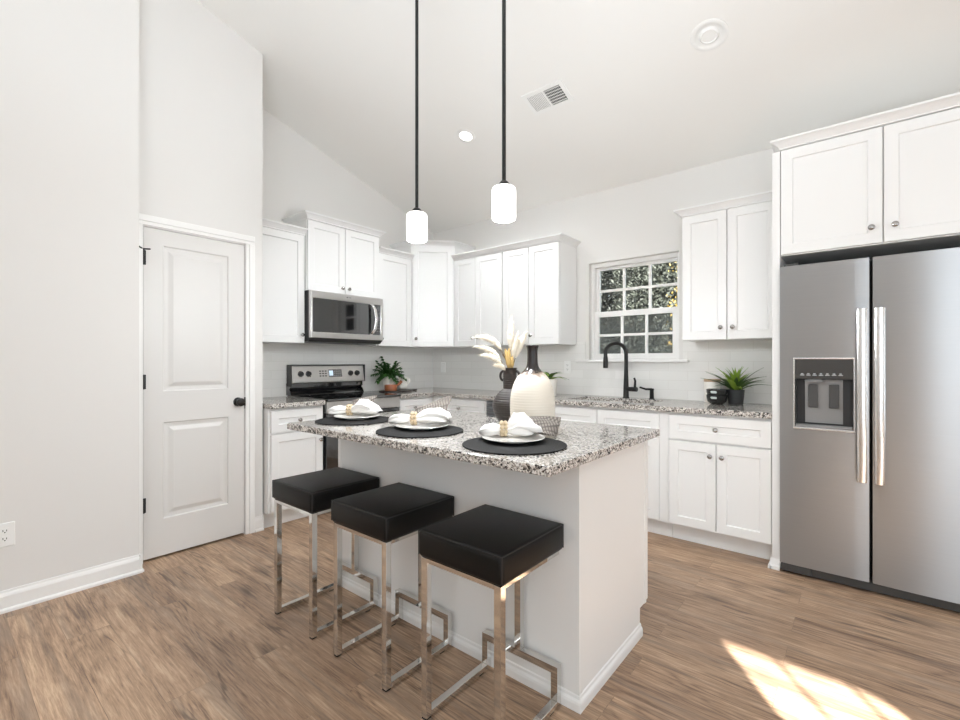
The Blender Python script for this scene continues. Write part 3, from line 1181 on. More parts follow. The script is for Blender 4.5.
# -- countertops
CT0, CT1 = 0.8785, 0.914
t = MB()
t.box(0.009, 0.65, -2.272, -1.829, CT0, CT1)
tag(t.build('countertop', 'granite', bevel=0.004), 'short speckled granite countertop left of the range', 'countertop')
SKX0, SKX1, SKY0, SKY1 = 2.05, 2.72, -0.50, -0.16
b = MB()
xs = [0.009, 0.65, SKX0, SKX1, 3.4965]
ys = [-1.06, -0.65, SKY0, SKY1, -0.0085]


def ingrid(i, j):
    xc, yc = (xs[i] + xs[i + 1]) / 2, (ys[j] + ys[j + 1]) / 2
    if i == 2 and j == 2:
        return False
    return j > 0 or i == 0


vv = {}


def V_(i, j, z):
    if (i, j, z) not in vv:
        vv[(i, j, z)] = b.bm.verts.new((xs[i], ys[j], z))
    return vv[(i, j, z)]


for i in range(4):
    for j in range(4):
        if not ingrid(i, j):
            continue
        b.bm.faces.new([V_(i, j, CT1), V_(i + 1, j, CT1), V_(i + 1, j + 1, CT1), V_(i, j + 1, CT1)])
        b.bm.faces.new([V_(i, j, CT0), V_(i, j + 1, CT0), V_(i + 1, j + 1, CT0), V_(i + 1, j, CT0)])
        for (di, dj, p, q) in ((0, -1, (i, j), (i + 1, j)), (1, 0, (i + 1, j), (i + 1, j + 1)), (0, 1, (i + 1, j + 1), (i, j + 1)), (-1, 0, (i, j + 1), (i, j))):
            a, e = i + di, j + dj
            if not (0 <= a < 4 and 0 <= e < 4) or not ingrid(a, e):
                b.bm.faces.new([V_(*p, CT0), V_(*q, CT0), V_(*q, CT1), V_(*p, CT1)])
tag(b.build('countertop', 'granite', bevel=0.004), 'long L-shaped granite countertop running under the window', 'countertop')

# sink
s = thing('kitchen_sink', (2.385, -0.33, 0.70), 'undermount steel sink set in the counter under the window', 'sink')
b = MB()
def rr_(x0, x1, y0, y1, z):
    return [(x0, y0, z), (x1, y0, z), (x1, y1, z), (x0, y1, z)]
b.rings([rr_(SKX0 - 0.02, SKX1 + 0.02, SKY0 - 0.02, SKY1 + 0.02, 0.8782), rr_(SKX0 + 0.002, SKX1 - 0.002, SKY0 + 0.002, SKY1 - 0.002, 0.8782),
         rr_(SKX0 + 0.015, SKX1 - 0.015, SKY0 + 0.015, SKY1 - 0.015, 0.71), rr_(SKX0 + 0.03, SKX1 - 0.03, SKY0 + 0.03, SKY1 - 0.03, 0.70)], False, True)
b.build('basin', 'steel', s)
b = MB()
b.lathe([(0.0, 0.0), (0.04, 0.0), (0.042, 0.003), (0.03, 0.004), (0.0, 0.002)], (2.385, -0.33, 0.7005), 24)
b.build('drain', 'chrome', s, smooth=40)

# faucet
FX, FY = 2.393, -0.115
f = thing('faucet', (FX, FY, CT1), 'matte black gooseneck faucet behind the sink', 'faucet')
b = MB()
b.lathe([(0.027, 0), (0.027, 0.006), (0.024, 0.010), (0.023, 0.012), (0.0215, 0.10), (0.017, 0.20), (0.0155, 0.27)], (FX, FY, CT1 + 0.0005), 24)
b.build('body', 'black_metal', f, smooth=40)
sd = Vector((-0.55, -0.835, 0)).normalized()
pts = [Vector((FX, FY, CT1 + 0.268))]
pts += [Vector((FX, FY, 1.285)) + sd * (0.098 * (1 - math.cos(a * PI / 14))) + Vector((0, 0, 0.085 * math.sin(a * PI / 14))) for a in range(15)]
e = Vector((FX, FY, 0)) + sd * 0.196
pts.append(Vector((e.x, e.y, 1.25)))
b = MB()
b.tube(pts, 0.0155, 14)
b.build('spout', 'black_metal', f, smooth=60)
b = MB()
b.lathe([(0.0175, 0.0), (0.0195, 0.004), (0.0195, 0.065), (0.0175, 0.085), (0.0155, 0.095)], (e.x, e.y, 1.165), 20)
b.build('spray_head', 'black_metal', f, smooth=40)
b = MB()
b.tube([(FX, FY, 0.99), (FX + 0.095, FY - 0.01, 0.99)], 0.019, 16)
hd = b.build('handle_hub', 'black_metal', f, smooth=40)
b = MB()
b.tube([(FX + 0.078, FY - 0.01, 1.0), (FX + 0.082, FY - 0.012, 1.06), (FX + 0.074, FY - 0.014, 1.085)], [0.011, 0.009, 0.008], 12)
b.build('lever', 'black_metal', hd, smooth=50)
# soap dispenser
s = thing('soap_dispenser', (2.60, -0.10, CT1), 'small matte black soap pump right of the faucet', 'soap dispenser')
b = MB()
b.lathe([(0.024, 0), (0.024, 0.004), (0.017, 0.008), (0.0155, 0.07), (0.018, 0.074), (0.018, 0.084), (0.012, 0.087)], (2.60, -0.10, CT1 + 0.0005), 20)
b.build('body', 'black_metal', s, smooth=40)
b = MB()
b.tube([(2.60, -0.10, CT1 + 0.08), (2.565, -0.14, CT1 + 0.082), (2.53, -0.175, CT1 + 0.098)], [0.010, 0.0085, 0.007], 12)
b.build('spout', 'black_metal', s, smooth=40)

# -- wall outlets


def outlet(O, U, N, label, kind='duplex', name='wall_outlet'):
    O, U, N = Vector(O), Vector(U), Vector(N)
    t = thing(name, O - Vector((0, 0, 0.057)), label, 'outlet' if kind == 'duplex' else 'switch')
    b = MB()
    b.obox(O, U, N, -0.036, 0.036, 0.0002, 0.0065, -0.058, 0.058, 0.003)
    b.build('cover_plate', 'plastic', t)
    if kind == 'duplex':
        for s_ in (-1, 1):
            b = MB()
            pts = []
            for k in range(20):
                a = 2 * PI * k / 20
                u, z = 0.0165 * math.cos(a), 0.0175 * math.sin(a)
                z = max(-0.0135, min(0.0135, z))
                pts.append(O + U * u + Vector((0, 0, z + 0.0195 * s_)) + N * 0.0064)
            b.extrude(pts, N * 0.0018)
            rc = b.build('receptacle', 'plastic', t)
            b = MB()
            b.obox(O, U, N, -0.0075, -0.0050, 0.0075, 0.0086, 0.0195 * s_ - 0.003, 0.0195 * s_ + 0.0065)
            b.obox(O, U, N, 0.0050, 0.0075, 0.0075, 0.0086, 0.0195 * s_ - 0.003, 0.0195 * s_ + 0.0055)
            b.lathe([(0.0028, 0), (0.0028, 0.0011)], O + N * 0.0075 + Vector((0, 0, 0.0195 * s_ - 0.0075)), 10, axis=N)
            b.build('slot', 'dark_gap', rc)
    else:
        b = MB()
        b.obox(O, U, N, -0.0165, 0.0165, 0.006, 0.0085, -0.034, 0.034, 0.0015)
        rk = b.build('rocker', 'plastic', t)
    b = MB()
    for s_ in ((0,) if kind == 'duplex' else (-1, 1)):
        b.lathe([(0.003, 0), (0.003, 0.0008)], O + N * 0.0064 + Vector((0, 0, 0.048 * s_)), 10, axis=N)
    b.build('screw', 'plastic', t)
    return t


outlet((LX, -3.598, 0.375), (0, 1, 0), (1, 0, 0), 'white duplex outlet low on the plain left wall')
outlet((0.175, -0.008, 1.15), (1, 0, 0), (0, -1, 0), 'white rocker switch on the backsplash near the corner', 'rocker', 'wall_switch')
outlet((1.79, -0.008, 1.167), (1, 0, 0), (0, -1, 0), 'white duplex outlet on the backsplash left of the window')

# ------------------------------------------------------------------ range
ra = thing('range', (0.34, -1.4425, 0), 'freestanding stainless electric range with black glass cooktop', 'range')
RY0, RY1 = -1.8195, -1.0645
b = MB()
b.box(0.03, 0.61, RY0, RY1, 0.05, 0.899)
b.box(0.08, 0.56, RY0 + 0.02, RY1 - 0.02, 0.0, 0.05)
b.build('body', 'black_plastic', ra)
b = MB()
b.box(0.03, 0.665, RY0, RY1, 0.8995, 0.921, 0.005)
b.build('cooktop', 'black_glass', ra)
for bx, by, br_ in ((0.48, -1.63, 0.105), (0.48, -1.25, 0.085), (0.23, -1.63, 0.085), (0.23, -1.25, 0.105)):
    b = MB()
    b.lathe([(br_, 0), (br_, 0.0004), (br_ - 0.003, 0.0004), (br_ - 0.003, 0)], (bx, by, 0.9211), 40, False, False)
    b.build('burner_ring', 'dark_plastic', ra)
b = MB()   # black sloped riser behind the cooktop
b.extrude([(0.012, RY0, 0.9215), (0.105, RY0, 0.9215), (0.085, RY0, 0.955), (0.062, RY0, 0.975), (0.082, RY0, 0.99), (0.078, RY0, 1.026), (0.012, RY0, 1.026)], (0, RY1 - RY0, 0))
b.build('riser', 'black_glass', ra, smooth=50)
b = MB()   # backguard
b.extrude([(0.03, RY0 + 0.006, 1.0265), (0.118, RY0 + 0.006, 1.028), (0.121, RY0 + 0.006, 1.035), (0.098, RY0 + 0.006, 1.176), (0.092, RY0 + 0.006, 1.18), (0.03, RY0 + 0.006, 1.18)], (0, RY1 - RY0 - 0.012, 0))
bg_ = b.build('backguard', 'steel', ra, bevel=0.003)
b = MB()
b.box(0.028, 0.102, RY0 - 0.001, RY0 + 0.0055, 1.0, 1.19)
b.box(0.028, 0.100, RY0 + 0.0055, RY1 - 0.0055, 1.1805, 1.19)
b.box(0.028, 0.122, RY1 - 0.0055, RY1 + 0.001, 1.0265, 1.19)
b.build('end_cap', 'dark_plastic', bg_)
gn = Vector((0.987, 0, 0.16)).normalized()


def bgp(y, z, off=0.0):
    x = 0.121 + (z - 1.035) / (1.176 - 1.035) * (0.098 - 0.121)
    return Vector((x, y, z)) + gn * off


for ky in (-1.738, -1.664, -1.226, -1.152):
    b = MB()
    b.lathe([(0.026, 0), (0.026, 0.003), (0.021, 0.005), (0.020, 0.022), (0.017, 0.026), (0.0, 0.026)], bgp(ky, 1.108, 0.0005), 24, axis=gn)
    kb = b.build('burner_knob', 'black_plastic', bg_, smooth=40)
    b = MB()
    b.lathe([(0.032, 0), (0.032, 0.0018), (0.0255, 0.0022)], bgp(ky, 1.108, 0.0003), 24, False, False, axis=gn)
    b.build('knob_bezel', 'chrome', bg_, smooth=40)


def bgquad(b, y0, y1, z0, z1, off, th=0.0008):
    pts = [bgp(y0, z0, off), bgp(y1, z0, off), bgp(y1, z1, off), bgp(y0, z1, off)]
    b.extrude(pts, gn * th)


b = MB()
bgquad(b, -1.46, -1.32, 1.075, 1.146, 0.0003, 0.0016)
b.build('display', 'black_glass', bg_)
b = MB()
bgquad(b, -1.455, -1.415, 1.088, 1.135, 0.0021)
b.build('clock_readout', 'clock', bg_)
b = MB()
for i in range(3):
    for j in range(3):
        bgquad(b, -1.555 + i * 0.028, -1.537 + i * 0.028, 1.082 + j * 0.022, 1.092 + j * 0.022, 0.0003)
b.build('button_print', 'dark_plastic', bg_)
b = MB()
for i in range(4):
    for j in range(3):
        bgquad(b, -1.405 + i * 0.02, -1.395 + i * 0.02, 1.086 + j * 0.02, 1.091 + j * 0.02, 0.0021, 0.0003)
b.build('keypad_print', 'print', bg_)
# oven door
b = MB()
b.slab((0.61, 0, 0), (0, 1, 0), (1, 0, 0), RY0 + 0.004, RY1 - 0.004, 0.235, 0.80, 0.035, [(-1.70, -1.185, 0.36, 0.66)], [(0, 0), (0.002, -0.002)])
od = b.build('oven_door', 'black_glass', ra, bevel=0.002)
b = MB()
b.box(0.6432, 0.6448, -1.70, -1.185, 0.36, 0.66)
b.build('oven_window', 'black_plastic', od)
b = MB()
b.tube([(0.646, -1.77, 0.76), (0.685, -1.77, 0.762)], 0.009, 10)
b.tube([(0.646, -1.115, 0.76), (0.685, -1.115, 0.762)], 0.009, 10)
b.tube([(0.687, -1.80, 0.762), (0.687, -1.085, 0.762)], 0.012, 14)
b.build('handle', 'handle', od, smooth=50)
b = MB()
b.box(0.6105, 0.648, RY0 + 0.003, RY1 - 0.003, 0.806, 0.898, 0.003)
b.build('control_fascia', 'steel', ra)
b = MB()
b.box(0.6105, 0.645, RY0 + 0.004, RY1 - 0.004, 0.06, 0.228, 0.003)
b.build('storage_drawer', 'steel', ra)

# ------------------------------------------------------------------ microwave
mw = thing('microwave', (0.2, -1.453, 1.385), 'stainless over-the-range microwave with black glass door', 'microwave')
MY0, MY1 = -1.813, -1.070
b = MB()
b.box(0.05, 0.372, MY0, MY1, 1.392, 1.812)
b.build('case', 'black_plastic', mw)
b = MB()
b.slab((0.3725, 0, 0), (0, 1, 0), (1, 0, 0), MY0, MY1, 1.418, 1.812, 0.036, [(-1.797, -1.093, 1.463, 1.752)], [(0, 0), (0.003, -0.004)])
md_ = b.build('front', 'steel', mw, bevel=0.003)
b = MB()
b.box(0.4045, 0.4062, -1.793, -1.222, 1.466, 1.749)
b.build('door_glass', 'black_glass', md_)
b = MB()
b.box(0.4045, 0.4058, -1.2215, -1.097, 1.466, 1.749)
cp = b.build('control_panel', 'black_glass', md_)
b = MB()
for i in range(3):
    for j in range(6):
        b.box(0.4059, 0.4062, -1.158 + i * 0.019, -1.150 + i * 0.019, 1.50 + j * 0.026, 1.504 + j * 0.026)
b.build('keypad_print', 'print', cp)
b = MB()
b.box(0.4059, 0.4062, -1.16, -1.108, 1.672, 1.695)
b.build('readout', 'dark_plastic', cp)
b = MB()
hp = [(0.409, -1.208, 1.745), (0.43, -1.205, 1.738), (0.446, -1.19, 1.70), (0.456, -1.18, 1.61), (0.446, -1.19, 1.52), (0.43, -1.205, 1.480), (0.409, -1.208, 1.472)]
rr2 = []
for k, p in enumerate(hp):
    a = Vector(hp[max(k - 1, 0)])
    e2 = Vector(hp[min(k + 1, len(hp) - 1)])
    tt = (e2 - a).normalized()
    sdv = Vector((0, 1, 0))
    nv = tt.cross(sdv).normalized()
    rr2.append([Vector(p) + sdv * (0.016 * math.cos(q * PI / 6)) + nv * (0.007 * math.sin(q * PI / 6)) for q in range(12)])
b.rings(rr2)
b.build('handle', 'handle', md_, smooth=60)
b = MB()
b.box(0.4085, 0.4092, -1.472, -1.456, 1.779, 1.788)
b.box(0.4085, 0.4092, -1.450, -1.425, 1.781, 1.786)
b.build('emblem', 'grey_plastic', md_)
b = MB()
b.extrude([(0.372, MY0 + 0.002, 1.4175), (0.403, MY0 + 0.002, 1.4175), (0.36, MY0 + 0.002, 1.386), (0.03, MY0 + 0.002, 1.386), (0.03, MY0 + 0.002, 1.3915), (0.372, MY0 + 0.002, 1.3915)], (0, MY1 - MY0 - 0.004, 0))
b.build('vent_underside', 'dark_plastic', mw)

# ------------------------------------------------------------------ refrigerator
fr = thing('refrigerator', (4.0, -0.36, 0), 'large stainless side-by-side refrigerator with ice dispenser', 'refrigerator')
FX0, FX1, FSPL0, FSPL1 = 3.540, 4.455, 3.936, 3.950
FY_ = -0.695
b = MB()
b.box(FX0 + 0.005, FX1 - 0.005, -0.625, -0.03, 0.06, 1.765)
b.build('cabinet_body', 'dark_plastic', fr)
b = MB()
b.box(FX0 + 0.02, FX1 - 0.02, -0.655, -0.1, 0.012, 0.0595)
b.box(FX0 + 0.004, FX0 + 0.15, -0.688, -0.655, 0.014, 0.056, 0.004)
b.box(FX0 + 0.1, FX1 - 0.1, -0.67, -0.655, 0.008, 0.05, 0.003)
b.build('toe_grille', 'dark_plastic', fr)
for x in (FX0 + 0.06, FX1 - 0.06):
    b = MB()
    b.lathe([(0.018, 0), (0.018, 0.012)], (x, -0.6, 0.0), 14)
    b.lathe([(0.018, 0), (0.018, 0.012)], (x, -0.15, 0.0), 14)
    b.build('foot', 'rubber', fr)


def bul(x0, x1, amt):
    return lambda x: amt * (1 - ((x - (x0 + x1) / 2) / ((x1 - x0) / 2)) ** 2)


DPX0, DPX1, DPZ0, DPZ1 = 3.613, 3.872, 0.85, 1.232
b = MB()
b.slab((0, -0.63, 0), (1, 0, 0), (0, -1, 0), FX0, FSPL0, 0.06, 1.765, 0.062, [(DPX0, DPX1, DPZ0, DPZ1)], [(0, 0), (0.0005, -0.06)], bulge=bul(FX0, FSPL0, 0.006), usub=14)
ld_ = b.build('door', 'steel_fridge', fr, smooth=25)
b = MB()
b.slab((0, -0.63, 0), (1, 0, 0), (0, -1, 0), FSPL1, FX1, 0.06, 1.765, 0.062, bulge=bul(FSPL1, FX1, 0.009), usub=24)
rd_ = b.build('door', 'steel_fridge', fr, smooth=25)
for dr, (hx0, hx1) in ((ld_, (3.886, 3.927)), (rd_, (3.957, 3.997))):
    b = MB()
    hy = -0.752
    z0, z1 = 0.59, 1.495
    rr3 = []
    for z in (z0, z0 + 0.004, z1 - 0.004, z1):
        k = 0.9 if z in (z0, z1) else 1
        xm, hw = (hx0 + hx1) / 2, (hx1 - hx0) / 2 * k
        rr3.append([(xm - hw, hy + 0.014, z), (xm - hw, hy + 0.003, z), (xm - hw * 0.7, hy, z), (xm + hw * 0.7, hy, z), (xm + hw, hy + 0.003, z), (xm + hw, hy + 0.014, z)])
    b.rings(rr3)
    for z in (z0 + 0.03, z1 - 0.03):
        b.box(hx0 + 0.008, hx1 - 0.008, hy + 0.0139, -0.6925, z - 0.016, z + 0.016)
    b.build('handle', 'handle', dr, smooth=50)
b = MB()
b.box(FSPL0 - 0.02, FSPL1 + 0.02, -0.6295, -0.6255, 0.07, 1.755)
b.build('door_seal', 'rubber', fr)
# dispenser
yf = -0.6975
b = MB()
w_ = 0.008
for (x0, x1, z0, z1) in ((DPX0 - w_, DPX1 + w_, DPZ1, DPZ1 + w_), (DPX0 - w_, DPX1 + w_, DPZ0 - w_ - 0.004, DPZ0), (DPX0 - w_, DPX0, DPZ0, DPZ1), (DPX1, DPX1 + w_, DPZ0, DPZ1)):
    b.box(x0, x1, yf - 0.006, -0.66, z0, z1, 0.002)
b.build('dispenser_bezel', 'handle', ld_)
b = MB()
b.box(DPX0 + 0.001, DPX1 - 0.001, -0.648, -0.634, DPZ0 + 0.001, DPZ1 - 0.001)
b.box(DPX0 + 0.001, DPX0 + 0.004, yf + 0.004, -0.648, DPZ0 + 0.001, 1.12)
b.box(DPX1 - 0.004, DPX1 - 0.001, yf + 0.004, -0.648, DPZ0 + 0.001, 1.12)
b.build('dispenser_recess', 'black_plastic', ld_)
b = MB()
b.box(DPX0 + 0.001, DPX1 - 0.001, yf - 0.001, -0.650, 1.122, DPZ1 - 0.001)
cp = b.build('dispenser_controls', 'black_glass', ld_)
b = MB()
for k in range(7):
    x = DPX0 + 0.034 + k * 0.0285
    b.box(x - 0.010, x + 0.010, yf - 0.0016, yf - 0.0011, 1.141, 1.145)
    b.box(x - 0.006, x + 0.005, yf - 0.0016, yf - 0.0011, 1.148, 1.153)
b.build('icon_print', 'print', cp)
b = MB()
b.extrude([(DPX0 + 0.045, -0.672, 1.118), (DPX1 - 0.045, -0.672, 1.118), (DPX1 - 0.045, -0.655, 0.875), (DPX0 + 0.045, -0.655, 0.875)], (0, 0.006, 0))
pn = b.build('dispenser_backplate', 'grey_plastic', ld_)
for px_ in (DPX0 + 0.083, DPX1 - 0.083):
    b = MB()
    b.box(px_ - 0.022, px_ + 0.022, -0.682, -0.676, 0.962, 1.092, 0.003)
    b.build('paddle', 'dark_plastic', pn)
b = MB()
b.lathe([(0.045, 0), (0.045, 0.006), (0.03, 0.012), (0.0, 0.012)], (DPX0 + 0.088, -0.672, 1.108), 24)
b.build('ice_chute', 'grey_plastic', pn, smooth=40)
b = MB()
b.box(DPX0 + 0.004, DPX1 - 0.004, yf - 0.002, -0.650, DPZ0 + 0.001, DPZ0 + 0.016, 0.003)
b.build('drip_tray', 'grey_plastic', ld_)
for x in (FX0 + 0.05, FX1 - 0.05):
    b = MB()
    b.box(x - 0.035, x + 0.035, -0.66, -0.58, 1.7655, 1.785, 0.004)
    b.build('hinge_cover', 'dark_plastic', fr)

# ------------------------------------------------------------------ island
IX0, IX1, IY0, IY1 = 1.69, 3.142, -2.396, -1.747
il = thing('kitchen_island', ((IX0 + IX1) / 2, (IY0 + IY1) / 2, 0), 'white kitchen island base under the speckled countertop', 'kitchen island')
b = MB()
b.extrude([(IX0, IY0, 0), (IX0, IY1 - 0.075, 0), (IX0, IY1 - 0.07, 0.12), (IX0, IY1, 0.12), (IX0, IY1, 0.882), (IX0, IY0, 0.882)], (IX1 - IX0, 0, 0))
b.build('body', 'cab', il)
for x, y in ((IX1, IY0), (IX0, IY0)):
    s_ = 1 if x == IX1 else -1
    b = MB()
    x0, x1 = (x - 0.022, x + 0.003) if s_ > 0 else (x - 0.003, x + 0.022)
    b.extrude([(x0, y - 0.003, 0.055), (x1, y - 0.003, 0.055), (x1, y if s_ < 0 else y + 0.022, 0.055)] +
              ([(x, y + 0.022, 0.055), (x, y, 0.055), (x0, y, 0.055)] if s_ > 0 else [(x, y, 0.055), (x, y + 0.022, 0.055), (x0, y + 0.022, 0.055)]), (0, 0, 0.827))
    b.build('corner_trim', 'cab', il)
b = MB()
b.box(IX1, IX1 + 0.003, IY1 - 0.022, IY1, 0.12, 0.882)
b.build('edge_trim', 'cab', il)
b = MB()
pr = [(0, 0), (0.012, 0), (0.012, 0.026), (0.010, 0.034), (0.005, 0.041), (0.0035, 0.05), (0, 0.054)]


def shoe(e, z):
    return [(IX0 - e, IY0 - e, z), (IX1 + e, IY0 - e, z), (IX1 + e, IY1 - 0.068, z), (IX0 - e, IY1 - 0.07, z)]


b.rings([shoe(e, z) for e, z in pr[1:]])
b.build('base_moulding', 'cab', il)
for k in range(3):      # doors on the far, kitchen side
    x0 = IX0 + 0.03 + k * 0.477
    b = MB()
    b.slab((0, IY1 + 0.001, 0), (1, 0, 0), (0, 1, 0), x0, x0 + 0.47, 0.13, 0.87, 0.019, [(x0 + 0.058, x0 + 0.412, 0.19, 0.81)], [(0, 0), (0.0035, -0.009)])
    dd_ = b.build('door', 'cab', il)
    knob(dd_, Vector((x0 + 0.44, IY1 + 0.02, 0.8)), (0, 1, 0))
b = MB()
b.box(1.70, 3.203, -2.70, -1.735, 0.8825, 0.914, 0.004)
tag(b.build('island_countertop', 'granite'), 'speckled black white and grey granite top on the island', 'countertop')

# ------------------------------------------------------------------ bar stools


def make_stool(cx, cy):
    t = thing('bar_stool', (cx, cy, 0), '', 'bar stool', 'bar stools along the island')
    hw, tb = 0.17, 0.026
    yf, yb = cy - 0.165, cy + 0.165
    zs0, zs1 = 0.553, 0.647
    # cushion with piped seams
    b = MB()
    b.box(cx - 0.182, cx + 0.182, yf - 0.022, yb + 0.02, zs0, zs1, 0.018, 4)
    for f_ in b.bm.faces:
        pass
    st = b.build('seat', 'leather', t, smooth=60)
    b = MB()
    r_ = 0.0022
    x0, x1, y0, y1, zt = cx - 0.177, cx + 0.177, yf - 0.017, yb + 0.015, zs1 - 0.0045
    lp = [(x0, y0, zt), (x1, y0, zt), (x1, y1, zt), (x0, y1, zt), (x0, y0, zt)]
    b.tube(lp, r_, 8)
    for (x, y) in ((x0, y0), (x1, y0), (x1, y1), (x0, y1)):
        b.tube([(x, y, zs0 + 0.008), (x, y, zt)], r_, 8)
    b.build('piping', 'seam', st, smooth=60)
    # seat support rails
    b = MB()
    zr = zs0 - 0.0065
    b.sweep_rect([(cx - hw + tb / 2, yf + 0.013, zr), (cx - hw + tb / 2, yb, zr)], 0.012, tb, (0, 0, 1))
    b.sweep_rect([(cx + hw - tb / 2, yf + 0.013, zr), (cx + hw - tb / 2, yb, zr)], 0.012, tb, (0, 0, 1))
    b.box(cx - hw + tb, cx + hw - tb, yb - tb, yb, zs0 - 0.012, zs0 - 0.0005)
    b.box(cx - hw + tb, cx + hw - tb, yf - 0.0125, yf + 0.013, zs0 - 0.015, zs0 - 0.0005)
    b.build('seat_frame', 'chrome', t)
    # front legs
    for s_ in (-1, 1):
        b = MB()
        x = cx + s_ * (hw - tb / 2)
        b.box(x - tb / 2, x + tb / 2, yf - 0.013, yf + 0.013, 0.006, zs0 - 0.0005, 0.0015, 1)
        lg = b.build('leg', 'chrome', t)
        b = MB()
        b.box(x - 0.011, x + 0.011, yf - 0.011, yf + 0.011, 0.0, 0.0058)
        b.build('foot_pad', 'rubber', lg)
    # floor runners
    for s_ in (-1, 1):
        b = MB()
        x = cx + s_ * (hw - tb / 2)
        b.box(x - tb / 2, x + tb / 2, yf + 0.0132, yb - 0.013, 0.006, 0.026, 0.0015, 1)
        rn = b.build('runner', 'chrome', t)
        b = MB()
        b.box(x - 0.010, x + 0.010, yb - 0.055, yb - 0.03, 0.0, 0.0058)
        b.build('foot_pad', 'rubber', rn)
    # rear footrest loop
    b = MB()
    x0, x1 = cx - hw + tb / 2, cx + hw - tb / 2
    b.sweep_rect([(x0, yb, 0.006), (x0, yb, 0.132), (x1, yb, 0.132), (x1, yb, 0.006)], tb, tb, (0, 1, 0))
    b.build('footrest', 'chrome', t)
    b = MB()
    b.box(cx - tb / 2, cx + tb / 2, yb - tb / 2, yb + tb / 2, 0.1455, zs0 - 0.0125)
    b.build('post', 'chrome', t)
    return t


s1 = make_stool(1.880, -2.591)
s1['label'] = 'leftmost of the three chrome and black leather stools, nearest the pantry'
s2 = copy_tree(s1)
s2.location.x = 2.384
s2['label'] = 'middle of the three chrome and black leather stools at the island'
s3 = copy_tree(s1)
s3.location.x = 2.911
s3['label'] = 'rightmost of the three chrome and black leather stools, nearest the camera'

# ------------------------------------------------------------------ place settings
RD = Vector((0.771, 0.636, 0))    # napkins lie along this direction
FD = Vector((-0.636, 0.771, 0))
ITOP = 0.914


def cloth(b, c, prof, amp, folds, n=48, seed=0, k2=1.0):
    """gathered cloth bundle: rings along RD with ruffled elliptical sections (s, half width, half height, ruffle)"""
    rnd = random.Random(seed)
    ph = [rnd.uniform(0, 6.28) for _ in range(4)]
    rr = []
    for s, w, h, rf, zc, oc in prof:
        s *= k2
        ring = []
        for i in range(n):
            a = 2 * PI * i / n
            m = 1 + amp * rf * (0.6 * math.sin(folds * a + ph[0]) + 0.4 * math.sin((folds + 3) * a + ph[1] + s * 20))
            ss = s + (0.012 * rf * math.sin(3 * a + ph[2]) + 0.008 * rf * math.sin(5 * a + ph[3])) * (1 if s > 0 else -1)
            p = c + RD * ss + FD * (w * m * math.cos(a) + oc) + Vector((0, 0, max(zc + h * m * math.sin(a), 0.002)))
            ring.append(p)
        rr.append(ring)
    b.rings(rr)
    return b


def bead_ring(c, r=0.021):
    b = MB()
    for k in range(9):
        a = 2 * PI * k / 9
        p = c + FD * (r * math.cos(a)) + Vector((0, 0, r * 0.95 * math.sin(a)))
        pr_ = [(0.0085 * math.sin(PI * j / 8), -0.0085 * math.cos(PI * j / 8)) for j in range(9)]
        b.lathe(pr_, p - RD * 0.004, 12, axis=RD)
        b.lathe(pr_, p + RD * 0.010, 12, axis=RD)
    return b


